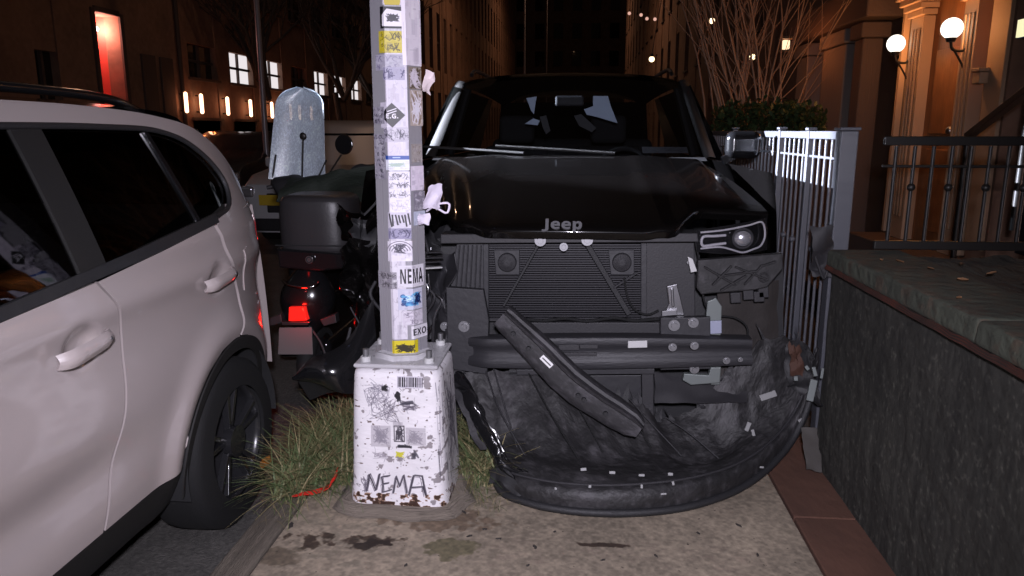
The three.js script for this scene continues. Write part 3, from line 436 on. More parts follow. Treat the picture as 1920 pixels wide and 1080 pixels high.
{
  const cx = -0.06, o = thing('wrecked_car', 'black sport utility vehicle with its front end torn off behind the street pole', 'car', [cx, 0, -5.3]);
  const A = (x, y, z = -3.12) => atZ(x, y, z);
  // hood, pushed in where it met the pole
  const dent = (x, v) => Math.exp(-(((x + 0.74) / 0.2) ** 2)) * Math.pow(1 - v, 2);
  const hood = grid(64, 46, (u, v) => {
    const q = u * 2 - 1, lip = v < 0.06 ? 1 - v / 0.06 : 0, hv = clamp((v - 0.04) / 0.96), hw = lerp(0.885, 0.815, hv);
    const x = cx + q * hw, edge = sstep(0.86, 1, Math.abs(q));
    const cor = sstep(0.5, 0.68, q); let z = lerp(-3.07 - 0.06 * q * q - 0.17 * cor, -4.24 - 0.02 * q * q, hv), y = lerp(1.022 + 0.075 * cor, 1.292, Math.pow(hv, 0.82)) + 0.022 * (1 - q * q) - 0.05 * edge * hv;
    y += 0.012 * sstep(0.38, 0.46, Math.abs(q)) * (1 - sstep(0.5, 0.75, Math.abs(q))) * (1 - hv * 0.4);
    y -= 0.035 * lip * lip; z -= 0.03 * lip;
    const d = dent(x, hv); z -= 0.34 * d; y += d * (0.05 * Math.sin(x * 40 + hv * 9) + 0.03);
    return [x, y, z];
  });
  part('hood', hood, M.blackPaint, o);
  { const g = new TextGeometry('Jeep', { font, size: 0.05, depth: 0.006, curveSegments: 6, bevelEnabled: true, bevelSize: 0.0008, bevelThickness: 0.001, bevelSegments: 1 }); g.computeBoundingBox(); const w = g.boundingBox.max.x; g.scale(0.158 / w, 0.92, 1); g.translate(-0.079, 0, 0); g.rotateX(-0.62); g.translate(cx + 0.002, 1.05, -3.085); part('lettering', g, std(0.16, 0.16, 0.17, 0.45, { metalness: 0.3 }), o).userData.label = 'dark metal letters reading Jeep on the hood edge'; }
  // windshield, header, pillars, roof
  const wsP = (u, v) => { const q = u * 2 - 1, hw = lerp(0.775, 0.70, v); return [cx + q * hw, lerp(1.305, 1.775, v) + 0.028 * (1 - q * q) * v, lerp(-4.27, -4.98, v) - 0.10 * q * q]; };
  part('windshield', grid(30, 14, (u, v) => wsP(u, v)), M.windshield, o);
  part('cowl', grid(30, 4, (u, v) => { const p = wsP(u, 0); return [p[0] * 1.0, lerp(1.285, 1.303, v), lerp(p[2] + 0.09, p[2] + 0.004, v)]; }), M.darkPlastic, o);
  for (const s of [0.3, -0.36]) { const a = wsP(0.5 + s * 0.5 + 0.02, 0.02), b = wsP(0.5 + s * 0.5 - 0.42, 0.1); part('wiper', [tube([V(a[0], a[1] + 0.012, a[2] + 0.03), V((a[0] + b[0]) / 2, (a[1] + b[1]) / 2 + 0.012, (a[2] + b[2]) / 2 + 0.03), V(b[0], b[1] + 0.01, b[2] + 0.03)], 0.008)], M.cladding, o); }
  for (const s of [-1, 1]) part('pillar', grid(4, 16, (u, v) => { const e = wsP(s < 0 ? 0 : 1, v); return [e[0] + s * lerp(-0.004, 0.075, u), e[1] - 0.01 + 0.01 * Math.sin(u * 3.14), e[2] - 0.09 * u * u + 0.006]; }), M.cladding, o);
  part('roof', grid(30, 30, (u, v) => { const q = u * 2 - 1; return [cx + q * lerp(0.76, 0.68, v), 1.805 + 0.038 * (1 - q * q) - 0.03 * Math.pow(1 - v, 6) - 0.07 * v * v - 0.05 * Math.pow(Math.abs(q), 8), lerp(-4.965, -7.5, v) - 0.09 * q * q * (1 - v)]; }), M.blackPaint, o);
  for (const s of [-1, 1]) part('roof_rail', tube([V(cx + s * 0.655, 1.81, -5.1), V(cx + s * 0.66, 1.85, -5.3), V(cx + s * 0.63, 1.835, -6.6), V(cx + s * 0.61, 1.77, -7.1)], 0.014), M.metalGrey, o);
  // body sides
  for (const s of [-1, 1]) {
    const name = s > 0 ? 'side_panel' : 'side_panel';
    part(name, grid(50, 20, (u, v) => { const z = lerp(-3.36, -7.8, u), y = lerp(0.30, 1.27, v); const w = 0.95 - 0.05 * Math.pow(v, 5) - 0.05 * (1 - v) ** 3 - 0.10 * sstep(0.9, 1, u); const arch = (zc) => Math.max(0, 1 - ((z - zc) ** 2 + (y - 0.36) ** 2) / 0.19); const cut = Math.max(arch(-3.95), arch(-6.85)); return [cx + s * (w - (cut > 0 ? 0.22 * sstep(0, 0.25, cut) : 0)), y, z]; }), M.blackPaint, o);
    part('side_window', grid(30, 8, (u, v) => { const z = lerp(-4.45 - 0.55 * v, -7.45 + 0.15 * v, u); return [cx + s * lerp(0.905, 0.765, v), lerp(1.275, 1.735, v), z]; }), M.tintGlass, o);
    part('door_pillar', beam(V(cx + s * 0.90, 1.27, -5.62), V(cx + s * 0.762, 1.76, -5.66), 0.05, 0.11, V(0, 0, 1)), M.cabin, o);
    wheelParts(o, cx + s * 0.80, 0.365, -3.95, 0.37, 0.25, s, M.metalGrey); wheelParts(o, cx + s * 0.80, 0.365, -6.85, 0.37, 0.25, s, M.metalGrey);
    // mirror
    const mz = -4.42, mx = cx + s * 0.99; const mir = part('side_mirror', [box(mx - 0.1, mx + 0.1, 1.29, 1.45, mz - 0.05, mz + 0.06, 0.05), beam(V(cx + s * 0.88, 1.28, mz), V(mx - s * 0.02, 1.33, mz), 0.05, 0.06)], M.glossBlack, o);
    part('mirror_glass', box(mx - 0.08, mx + 0.08, 1.305, 1.435, mz - 0.056, mz - 0.051), M.chrome, mir);
  }
  part('tailgate', grid(20, 14, (u, v) => [cx + lerp(-0.86, 0.86, u) * lerp(1, 0.82, v), lerp(0.32, 1.72, v), -7.8 + 0.28 * v * v]), M.blackPaint, o);
  // cabin behind the glass
  part('dashboard', box(cx - 0.72, cx + 0.72, 1.02, 1.22, -4.75, -4.42, 0.06), M.cabin, o);
  part('cabin_floor', box(cx - 0.84, cx + 0.84, 0.32, 0.42, -7.7, -3.5), M.cabin, o);
  part('firewall', box(cx - 0.8, cx + 0.8, 0.42, 1.18, -4.4, -4.34), M.cabin, o);
  for (const x of [-0.4, 0.28]) { const st = part('seat', box(cx + x - 0.24, cx + x + 0.24, 0.62, 1.34, -5.75, -5.6, 0.05), M.cabin, o); part('headrest', box(cx + x - 0.13, cx + x + 0.13, 1.36, 1.56, -5.76, -5.65, 0.04), M.cabin, st); }
  part('seat', box(cx - 0.7, cx + 0.7, 0.6, 1.38, -6.9, -6.65, 0.06), M.cabin, o);
  part('steering_wheel', new THREE.TorusGeometry(0.18, 0.016, 8, 24).rotateX(-0.4).translate(cx + 0.36, 1.17, -4.92), M.cabin, o);
  part('rear_view_mirror', box(cx - 0.09, cx + 0.09, 1.60, 1.665, -4.86, -4.83, 0.02), M.metalGrey, o);
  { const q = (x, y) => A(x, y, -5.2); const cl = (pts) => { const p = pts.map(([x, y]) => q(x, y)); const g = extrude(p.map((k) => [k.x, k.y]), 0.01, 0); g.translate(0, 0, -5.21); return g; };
    part('rear_light_panel', cl([[1112, 180], [1140, 180], [1145, 198], [1158, 231], [1118, 219], [1100, 215], [1095, 205], [1112, 199]]), M.rearLightTone, o).userData.label = 'pale blue panel added to stand for light seen through the rear window';  // pale blue pieces added in place of light showing through the rear window
    part('rear_light_panel', cl([[987, 184], [1006, 181], [1001, 214], [996, 208]]), M.rearLightTone, o); part('rear_light_panel', cl([[984, 232], [1000, 222], [1012, 226], [1008, 235]]), M.rearLightTone, o);
    part('hanging_tag', cl([[1012, 219], [1024, 216], [1032, 245], [1024, 252], [1018, 240]]), M.metalGrey, o); part('hanging_tag', cl([[1076, 217], [1090, 214], [1118, 240], [1110, 248], [1086, 236]]), M.metalGrey, o); }
  { const p = wsP(0.87, 0.09); part('windshield_document', grid(6, 2, (u, v) => { const k = wsP(lerp(0.775, 0.945, u), lerp(0.05, 0.12, v)); return [k[0], k[1] - 0.004, k[2] - 0.012]; }), std(0.16, 0.16, 0.17, 0.7, { map: canvasTex(256, 48, (x, w, h) => { x.fillStyle = '#a9a9ad'; x.fillRect(0, 0, w, h); x.fillStyle = '#6a6a70'; for (let k = 0; k < 26; k++) x.fillRect(rnd(6, 230), rnd(4, 40), rnd(4, 26), 4); }) }), o); }

  // ---- exposed nose
  const shell = plateZ([[826, 446], [1312, 444], [1312, 508], [1468, 500], [1470, 860], [1300, 900], [1060, 900], [850, 860], [832, 560]], -3.42, 0.05, 0); part('inner_front_wall', shell, M.darkPlastic, o);
  // radiator stack
  const rad = []; { const n = 34; for (let k = 0; k < n; k++) { const y = lerp(452, 598, (k + 0.5) / n); const a = A(912, y, -3.28), b = A(1206, y, -3.28); rad.push(beam(a, b, 0.020, 0.0055, V(0, 1, 0), 0)); } }
  part('condenser_fins', rad, M.condenser, o);
  part('condenser_core', plateZ([[908, 450], [1210, 450], [1208, 602], [912, 602]], -3.292, 0.03, 0), M.metalGrey, o);
  for (const [x0, x1] of [[904, 915], [1203, 1212]]) part('condenser_tank', plateZ([[x0, 448], [x1, 448], [x1, 604], [x0, 604]], -3.262, 0.05, 0.004), M.frameGrey, o);
  part('upper_support', plateZ([[828, 441], [1306, 439], [1308, 452], [828, 455]], -3.17, 0.12, 0.004), M.metalGrey, o);
  { // ribbed shroud left of the radiator
    const sh0 = part('radiator_shroud', plateZ([[858, 456], [905, 454], [907, 604], [848, 600], [846, 520]], -3.255, 0.03, 0.003), M.frameGrey, o);
    for (let k = 0; k < 6; k++) part('rib', beam(A(862 + k * 8, 460, -3.245), A(850 + k * 9.5, 598, -3.245), 0.006, 0.016), M.metalGrey, sh0);
    part('radiator_shroud', plateZ([[1213, 452], [1300, 448], [1302, 600], [1213, 604]], -3.26, 0.03, 0.004), M.metalGrey, o); }
  for (const x of [951, 1166]) { const c = A(x, 492, -3.245); const h = part('horn', new THREE.LatheGeometry([[0, 0.02], [0.016, 0.024], [0.022, 0.012], [0.036, 0.014], [0.042, 0.004], [0.042, -0.014]].map(([a, b]) => new THREE.Vector2(a, b)), 24).rotateX(Math.PI / 2).translate(c.x, c.y, c.z), M.metalGrey, o);
    part('horn_bracket', plateZ([[x - 24, 470], [x + 22, 470], [x + 22, 514], [x - 20, 514]], -3.257, 0.012, 0.003), M.frameGrey, h); }
  for (const [x0, y0, x1, y1, t] of [[1013, 453, 944, 574, 0.013], [1098, 453, 1180, 590, 0.024]]) part('brace', beam(A(x0, y0, -3.225), A(x1, y1, -3.225), t, 0.016), M.darkPlastic, o);
  part('brace', beam(A(1150, 540, -3.22), A(1196, 510, -3.22), 0.012, 0.012), M.frameGrey, o);
  part('wiring_harness', tube([[978, 598], [1020, 601], [1060, 597], [1100, 602], [1150, 596], [1190, 601], [1240, 598], [1282, 604]].map(([x, y]) => A(x, y, -3.21)), 0.008, 6, 60), M.rubber, o);
  part('wiring_harness', tube([[1170, 520], [1178, 560], [1192, 582], [1215, 590], [1235, 582]].map(([x, y]) => A(x, y, -3.215)), 0.005, 6, 40), M.rubber, o);
  part('wiring_harness', tube([[1304, 452], [1316, 520], [1322, 570], [1340, 590], [1378, 596], [1400, 612], [1402, 640]].map(([x, y]) => A(x, y, -3.2)), 0.0045, 6, 40), M.rubber, o);
  part('lower_duct', plateZ([[940, 606], [1250, 606], [1250, 634], [940, 634]], -3.24, 0.04, 0.004), M.metalGrey, o);
  // crossbeam
  const bz = -3.06; const cb = part('bumper_beam', grid(44, 14, (u, v) => { const x = lerp(838, 1414, u), yT = lerp(640, 630, Math.sin(u * 3.1)), yB = lerp(694, 690, u); const prof = [[0, -0.07], [0, -0.01], [0.06, 0], [0.30, 0], [0.36, -0.014], [0.62, -0.014], [0.68, 0], [0.95, 0], [1, -0.01], [1, -0.07]]; const k = v * (prof.length - 1), i = Math.min(prof.length - 2, Math.floor(k)), f = k - i; const t = lerp(prof[i][0], prof[i + 1][0], f), dz = lerp(prof[i][1], prof[i + 1][1], f); const p = A(x, lerp(yT, yB, t), bz); p.z += dz + 0.045 * Math.sin(u * 3.14) - (u < 0.12 ? (0.12 - u) * 0.6 : 0) - 0.03; return p; }), M.frameGrey, o);
  for (const [x0, x1, y0, y1] of [[1048, 1085, 648, 656], [1088, 1120, 648, 653], [1050, 1118, 662, 667], [980, 1010, 650, 660]]) part('slot_plate', plateZ([[x0, y0], [x1, y0], [x1, y1], [x0, y1]], -3.043, 0.006, 0.002), M.metalGrey, cb);
  part('part_label', plateZ([[1178, 640], [1213, 639], [1213, 651], [1178, 652]], -3.038, 0.004, 0.001), M.label, cb).userData.label = 'small white parts label on the crossbeam';
  // end plates, brackets, bolts
  part('end_plate', plateZ([[838, 540], [905, 545], [915, 600], [912, 700], [842, 690]], -3.12, 0.03, 0.004), M.frameGrey, o);
  part('end_plate', plateZ([[1240, 598], [1330, 596], [1332, 690], [1240, 692]], -3.115, 0.03, 0.004), M.frameGrey, o);
  part('latch', [plateZ([[1252, 538], [1268, 534], [1275, 560], [1282, 590], [1244, 592], [1256, 570]], -3.16, 0.02, 0.003), beam(A(1260, 540, -3.15), A(1262, 575, -3.15), 0.012, 0.012)], M.steel, o);
  part('latch_base', plateZ([[1242, 584], [1268, 582], [1268, 590], [1242, 592]], -3.14, 0.015, 0.002), M.zinc, o);
  part('bracket', [plateZ([[1328, 566], [1342, 560], [1352, 575], [1350, 620], [1348, 720], [1334, 720], [1332, 630], [1322, 625]], -3.135, 0.012, 0.003)], M.paleBracket, o).userData.label = 'pale metal bracket beside the radiator';
  part('bracket', plateZ([[1318, 604], [1352, 602], [1352, 624], [1320, 626]], -3.115, 0.01, 0.002), std(0.30, 0.32, 0.42, 0.4), o);
  part('tow_hook', [plateZ([[1284, 702], [1330, 705], [1334, 690], [1350, 690], [1348, 716], [1296, 720], [1282, 712]], -3.10, 0.02, 0.004)], M.paleBracket, o).userData.label = 'pale greenish tow hook under the crossbeam';
  for (const [x, y, z, r] of [[1013, 451, -3.155, 11], [1101, 450, -3.155, 11], [1057, 463, -3.16, 8], [870, 612, -3.11, 11], [834, 612, -3.14, 9], [1264, 610, -3.09, 11], [1300, 605, -3.09, 10], [1302, 648, -3.0, 8], [1261, 651, -3.0, 8], [1302, 692, -3.08, 9], [1362, 676, -3.03, 7], [1388, 674, -3.03, 5], [1292, 492, -3.2, 4]]) {
    const c = A(x, y, z), R = r * -z / F; part('bolt', [new THREE.CylinderGeometry(R, R * 1.08, 0.006, 14).rotateX(Math.PI / 2).translate(c.x, c.y, c.z), new THREE.CylinderGeometry(R * 0.55, R * 0.6, 0.014, 6).rotateX(Math.PI / 2).translate(c.x, c.y, c.z + 0.006)], M.zinc, o); }
  // lower structure
  part('lower_crossmember', [plateZ([[970, 694], [1226, 692], [1226, 700], [970, 702]], -3.1, 0.08, 0.003), plateZ([[985, 706], [1222, 704], [1224, 752], [1010, 760]], -3.2, 0.04, 0.004)], M.frameGrey, o);
  part('lower_strut', plateZ([[1204, 694], [1224, 694], [1224, 786], [1206, 786]], -3.13, 0.05, 0.003), M.metalGrey, o);
  part('splash_shield', thick(crumple(grid(16, 10, (u, v) => A(lerp(1226, 1400, u), lerp(700, 756, v) + 18 * u * (1 - v), -3.2 + 0.1 * v)), 0.015, 10, 4), 0.004), M.metalGrey, o);
  // right headlight
  const hz = -3.17; const hl = part('headlight', grid(18, 8, (u, v) => { const p = A(lerp(1308, 1452, u), lerp(lerp(432, 414, u), lerp(474, 480, Math.sin(u * 2.6)), v), hz); p.z += -0.10 * u * u - 0.02; return p; }), M.glossBlack, o);
  const HL = (x, y, dz = 0) => { const u = (x - 1308) / 144, p = A(x, y, hz); p.z += -0.10 * u * u + dz; return p; };
  const drl = std(0.42, 0.41, 0.43, 0.3, { clearcoat: 1 });
  part('light_guide', tube([[1314, 436], [1360, 432], [1410, 425], [1437, 421], [1443, 432], [1443, 452], [1434, 466], [1416, 472], [1396, 476], [1372, 469], [1352, 464], [1314, 466]].map(([x, y]) => HL(x, y)), 0.0046, 6, 120), drl, hl);
  part('light_guide', tube([[1362, 442], [1340, 443], [1318, 445], [1317, 460], [1340, 459], [1362, 457]].map(([x, y]) => HL(x, y)), 0.0065, 6, 80), drl, hl);
  { const c = HL(1397, 450, 0.004); part('lens', new THREE.SphereGeometry(0.037, 24, 16).scale(1, 0.92, 0.55).translate(c.x, c.y, c.z - 0.012), std(0.7, 0.7, 0.72, 0.22, { metalness: 0.75, clearcoat: 1 }), hl);
    part('lens_ring', new THREE.TorusGeometry(0.041, 0.005, 8, 28).translate(c.x, c.y, c.z - 0.012), M.metalGrey, hl); }
  part('headlight_cover', grid(18, 6, (u, v) => HL(lerp(1309, 1450, u), lerp(lerp(432, 416, u), lerp(476, 482, Math.sin(u * 2.6)), v), 0.05)), M.clear, hl);
  // right fender and what shows below the lamp
  part('fender', grid(26, 10, (u, v) => { const t = u; const x = lerp(0.772, 0.872, Math.pow(Math.min(1, t * 3.2), 0.6)) + 0.03 * t, z = lerp(-3.27, -4.3, t); const top = lerp(1.035, 1.255, t); return [x - 0.01 * v + 0.012 * Math.sin(v * 3), lerp(0.86 - 0.1 * t, top + 0.03 * (1 - t), v), z]; }), M.blackPaint, o);
  const pl = part('lamp_bracket', plateZ([[1311, 490], [1464, 478], [1466, 502], [1437, 536], [1415, 541], [1316, 549], [1309, 540]], -3.165, 0.03, 0.006), M.plastic, o);
  for (const [a, b, c, d] of [[1320, 500, 1380, 535], [1335, 535, 1372, 498], [1378, 500, 1440, 525], [1395, 534, 1430, 496], [1345, 518, 1420, 508], [1424, 500, 1455, 490], [1350, 545, 1400, 516]]) part('rib', beam(A(a, b, -3.155), A(c, d, -3.155), 0.009, 0.02), M.plastic, pl);
  { const c = A(1432, 520, -3.15); part('rib', new THREE.TorusGeometry(0.018, 0.004, 6, 18).translate(c.x, c.y, c.z), M.plastic, pl); }
  part('clip', plateZ([[1290, 482], [1298, 486], [1306, 508], [1296, 510]], -3.15, 0.01, 0.002), M.label, o);
  part('wheel_liner', thick(crumple(grid(16, 18, (u, v) => { const p = A(lerp(1346, 1474, u), lerp(536, 742, v), -3.24); p.z -= 0.10 * u * u + 0.05 * Math.sin(v * 2.4); return p; }), 0.02, 8, 8), 0.004), M.liner, o);
  for (const [x, y] of [[1380, 558], [1404, 552], [1424, 556], [1432, 548]]) part('clip', plateZ([[x - 9, y - 7], [x + 7, y - 8], [x + 8, y + 8], [x - 8, y + 9]], -3.19, 0.02, 0.004), M.metalGrey, o);
  // crushed left corner behind the pole
  const sheet = (q, z, amp, seed, mat, name = 'crumpled_sheet') => part(name, thick(crumple(grid(18, 18, (u, v) => { const [a, b, c, d] = q; const p = A(lerp(lerp(a[0], b[0], u), lerp(d[0], c[0], u), v), lerp(lerp(a[1], b[1], u), lerp(d[1], c[1], u), v), z); p.z -= 0.08 * Math.sin(u * 5 + v * 3 + seed); return p; }), amp, 11, seed), 0.003), mat, o);
  sheet([[672, 402], [842, 430], [846, 560], [660, 500]], -3.45, 0.06, 3, M.darkPlastic); sheet([[640, 470], [716, 440], [720, 640], [650, 600]], -3.3, 0.05, 11, M.blackPaint, 'crumpled_fender');
  sheet([[792, 470], [850, 480], [852, 660], [796, 640]], -3.2, 0.045, 17, M.frameGrey); sheet([[640, 380], [710, 392], [706, 470], [632, 452]], -3.7, 0.05, 23, M.blackPaint, 'crumpled_fender');
  for (const [y, w] of [[474, 828], [484, 830], [492, 826], [503, 828]]) part('grille_slat', beam(A(796, y, -3.0), A(w, y - 2, -3.06), 0.007, 0.02), y > 500 ? M.label : M.metalGrey, o);
  for (let k = 0; k < 16; k++) { const x = rnd(645, 835), y = rnd(440, 640); part('bent_strut', tube([A(x, y, -3.2), A(x + rnd(-30, 30), y + rnd(20, 50), -3.17), A(x + rnd(-30, 30), y + rnd(60, 110), -3.2)], rnd(0.004, 0.009), 5), k % 3 ? M.metalGrey : M.steel, o); }
  part('bent_strut', tube([A(664, 420, -3.5), A(690, 396, -3.4), A(712, 372, -3.3)], 0.006), M.zinc, o);
  // fender flare thrust out past the pole
  const fl = (pts) => pts.map(([x, y, z]) => A(x, y, z));
  { const top = spline(fl([[551, 706, -3.0], [585, 672, -3.0], [615, 662, -3.0], [650, 640, -3.05], [700, 560, -3.15]]).map((p) => [p.x, p.y, p.z])), bot = spline(fl([[551, 712, -2.98], [590, 716, -2.96], [640, 736, -2.95], [672, 735, -3.0], [710, 690, -3.1]]).map((p) => [p.x, p.y, p.z]));
    part('fender_flare', thick(grid(30, 12, (u, v) => { const a = top(u), b = bot(u), bulge = 0.05 * Math.sin(v * 3.1416) * Math.sin(u * 2.6 + 0.3); return [lerp(a[0], b[0], v), lerp(a[1], b[1], v) + 0.3 * bulge, lerp(a[2], b[2], v) + bulge]; }), 0.004), M.glossBlack, o).userData.label = 'glossy black fender flare thrust out past the pole';
    part('fender_flare', thick(grid(12, 8, (u, v) => { const a = bot(u * 0.62); return [lerp(a[0], a[0] + 0.01, v), a[1] - v * lerp(0.145, 0.02, u), a[2] - 0.03 - 0.12 * v]; }), 0.004), M.darkPlastic, o); }
  seat(o);
}

// ---------------------------------------------------------------- fallen bumper cover and loose impact bar
{
  const o = thing('bumper_cover', 'large torn black bumper cover lying face down on the concrete under the wreck', 'bumper', [0.3, 0, -2.85]);
  const lip = spline([[-0.335, 0.06, -2.93], [-0.30, 0.01, -2.80], [-0.15, 0.006, -2.69], [0.06, 0.006, -2.645], [0.28, 0.006, -2.665], [0.48, 0.006, -2.74], [0.72, 0.03, -2.90], [0.92, 0.13, -3.08], [1.0, 0.26, -3.15], [1.055, 0.44, -3.21]]);
  const back = spline([[-0.56, 0.42, -3.09], [-0.46, 0.40, -3.12], [-0.22, 0.42, -3.16], [0.05, 0.33, -3.15], [0.28, 0.28, -3.13], [0.50, 0.32, -3.15], [0.70, 0.46, -3.18], [0.84, 0.57, -3.19], [0.97, 0.55, -3.23], [1.056, 0.47, -3.215]]);
  const f = (u, v) => { const a = lip(u), b = back(u); // v: 0 lip bottom, .16 lip crest, 1 back edge
    if (v < 0.2) { const t = v / 0.2, k = 0.11 * (1 - 0.4 * Math.abs(u - 0.45)); return [a[0], a[1] + k * Math.sin(t * 1.571), a[2] - 0.035 * t * t + 0.012 * Math.sin(t * 3.14)]; }
    const t = (v - 0.2) / 0.8, k = 0.11 * (1 - 0.4 * Math.abs(u - 0.45)); const step = 0.02 * Math.sin(t * 9) * (1 - t) ;
    const y = lerp(a[1] + k, b[1] + 0.05 * N3.noise(u * 9, 2, 1) + 0.03 * N3.noise(u * 31, 5, 1) - 0.10 * sstep(0.5, 0.55, u) * (1 - sstep(0.66, 0.70, u)) * 0.8, Math.pow(t, 1.25)) - 0.05 * Math.sin(t * 3.14) + step; return [lerp(a[0], b[0], t), y + 0.02 * N3.noise(u * 14, t * 4, 3) * Math.sin(t * 3.14), lerp(a[2] - 0.035, b[2], t) + 0.016 * N3.noise(u * 22, t * 5, 8) * t]; };
  const g = grid(90, 40, f); for (let i = 0, a = g.attributes.uv.array; i < a.length; i += 2) { a[i] *= 1.8; a[i + 1] *= 0.7; }
  part('cover', thick(g, 0.004), std(1, 1, 1, 0.6, { map: dirtyBlack, bumpMap: rep(roughBump, 2), bumpScale: 0.006 }), o);
  part('lower_lip', tube(Array.from({ length: 15 }, (_, i) => { const p = lip(0.02 + i / 14 * 0.93); return V(p[0], p[1] + 0.016, p[2] + 0.012); }), 0.016, 7, 90), M.darkPlastic, o);
  part('trim_strip', tube(Array.from({ length: 15 }, (_, i) => { const p = f(0.03 + i / 14 * 0.9, 0.2); return V(p[0], p[1] + 0.004, p[2] + 0.002); }), 0.006, 6, 90), M.metalGrey, o);
  // torn left wing that curls up to the pole
  part('torn_wing', thick(crumple(grid(24, 6, (u, v) => { const s = spline([[-0.52, 0.43, -2.98], [-0.45, 0.37, -2.88], [-0.39, 0.27, -2.82], [-0.34, 0.20, -2.80], [-0.29, 0.12, -2.77], [-0.22, 0.09, -2.74]])(u); return [s[0] + 0.045 * v, s[1] + 0.03 * v, s[2] - 0.03 * Math.sin(v * 3)]; }), 0.014, 20, 6), 0.004), M.glossBlack, o);
  part('torn_wing', thick(crumple(grid(16, 4, (u, v) => { const s = spline([[-0.54, 0.41, -3.0], [-0.46, 0.33, -2.9], [-0.41, 0.22, -2.86], [-0.38, 0.17, -2.86]])(u); return [s[0] + 0.03 * v, s[1] + 0.012 * v, s[2] + 0.03]; }), 0.012, 24, 16), 0.003), M.metalGrey, o);
  part('torn_wing', thick(crumple(grid(16, 5, (u, v) => [lerp(-0.34, -0.2, u), lerp(0.035, 0.09, v) + 0.03 * Math.sin(u * 4), lerp(-2.80, -2.7, u) - 0.02 * v]), 0.012, 24, 36), 0.003), M.darkPlastic, o);
  // upright torn right end beside the wall
  part('torn_end', thick(crumple(grid(16, 20, (u, v) => { const p = atZ(lerp(1474, 1540, u) - 34 * (1 - v) * u, lerp(650, 750, v) + 14 * N3.noise(u * 6, v * 3, 2), -3.19); p.z += 0.05 * u; return p; }), 0.03, 14, 26), 0.004), M.darkPlastic, o);
  part('torn_end', thick(crumple(grid(8, 10, (u, v) => { const p = atZ(lerp(1478, 1500, u) + 10 * v, lerp(650, 702, v) + 12 * N3.noise(u * 5, v * 5, 2), -3.14); return p; }), 0.022, 22, 46), 0.003), std(0.06, 0.025, 0.015, 0.8), o);
  for (let k = 0; k < 26; k++) { const u = rnd(0.03, 0.95), p = f(u, 1), L = rnd(0.03, 0.11), lean = rnd(-0.05, 0.05); part('torn_sliver', thick(grid(3, 5, (a, v) => { const w = 0.03 * (1 - v) * (a - 0.5) * (1 + 0.5 * Math.sin(k)); return [p[0] + w + lean * v, p[1] - 0.02 + L * v, p[2] + 0.01 - 0.03 * v * v + 0.01 * Math.sin(v * 5 + k)]; }), 0.003), k % 3 ? M.darkPlastic : M.metalGrey, o); }
  for (let k = 0; k < 7; k++) { const u = rnd(0.08, 0.6), p = f(u, 0.95), q = f(u + rnd(0.02, 0.1), rnd(0.4, 0.7)); part('loose_wire', tube([V(p[0], p[1] + 0.05, p[2] + 0.02), V((p[0] + q[0]) / 2 + rnd(-0.03, 0.03), (p[1] + q[1]) / 2 + 0.05, (p[2] + q[2]) / 2 + 0.02), V(q[0], q[1] + 0.012, q[2] + 0.01)], 0.0035, 5, 20), k % 2 ? M.rubber : M.metalGrey, o); }
  // clips, chips and scrapes proud of the cover
  const tab = (x, y, w, h, r, z, mat = std(0.22, 0.22, 0.22, 0.5)) => { const c = atZ(x, y, z), k = -z / F; const b = box(-w * k / 2, w * k / 2, -h * k / 2, h * k / 2, -0.006, 0.006, 0.002); b.rotateZ(r); b.rotateX(-0.4); b.translate(c.x, c.y, c.z); part('clip', b, mat, o); };
  const onF = (x, y) => { let best = 1e9, bz = -2.9; for (let i = 0; i <= 60; i++) for (let j = 0; j <= 40; j++) { const p = f(i / 60, j / 40), q = V(...p).project(camera); const d = Math.hypot((q.x + 1) * 960 - x, (1 - q.y) * 540 - y); if (d < best) { best = d; bz = p[2]; } } return bz + 0.012; };
  camera.updateMatrixWorld(); camera.aspect = 16 / 9; camera.updateProjectionMatrix();
  for (const [x, y, w, h, r] of [[1094, 880, 12, 6, 0.1], [1148, 886, 12, 6, 0], [1203, 891, 12, 5, 0], [1257, 889, 10, 6, 0], [1440, 742, 32, 12, 0.35], [1402, 800, 8, 18, -0.4], [1412, 812, 6, 14, 0.2], [1500, 788, 9, 6, 0.5], [1428, 876, 8, 4, 0], [1203, 912, 5, 8, 0], [1262, 906, 5, 8, 0.2], [1042, 916, 5, 5, 0], [1106, 912, 6, 6, 0], [1244, 926, 12, 4, 0.1]]) tab(x, y, w, h, r, onF(x, y));
  for (const [x, y, w, h, r] of [[1492, 710, 7, 9, 0], [1513, 690, 6, 9, 0.6], [1527, 697, 7, 18, 0.2], [1541, 700, 5, 20, -0.2], [1522, 732, 13, 42, -0.25]]) tab(x, y, w, h, r, -3.09, M.paleBracket);
  seat(o);

  const b = thing('impact_bar', 'long dark plastic impact bar with a white label leaning across the radiator', 'car part', [0.3, 0.3, -2.86]);
  const A0 = atZ(940, 592, -3.0), A1 = atZ(1075, 724, -2.93), A2 = atZ(1200, 806, -2.84);
  const path = spline([[A0.x, A0.y, A0.z], [lerp(A0.x, A1.x, 0.5), lerp(A0.y, A1.y, 0.5), lerp(A0.z, A1.z, 0.5)], [A1.x, A1.y, A1.z], [A2.x, A2.y, A2.z]]);
  const dirAt = (t) => { const p = path(Math.min(1, t + 0.02)), q = path(Math.max(0, t - 0.02)); return V(p[0] - q[0], p[1] - q[1], 0).normalize(); };
  const secW = (t) => 0.062 * (0.82 + 0.25 * Math.sin(t * 3.0) + 0.06 * N3.noise(t * 9, 3, 3)) * (t > 0.94 ? 1 - (t - 0.94) * 5 : 1);
  const prof = [[-1, -0.045], [-1, 0], [-0.86, 0.008], [-0.2, 0.012], [0.3, 0.012], [0.42, 0.03], [0.62, 0.034], [0.72, 0.016], [0.92, 0.012], [1, 0], [1, -0.045]];
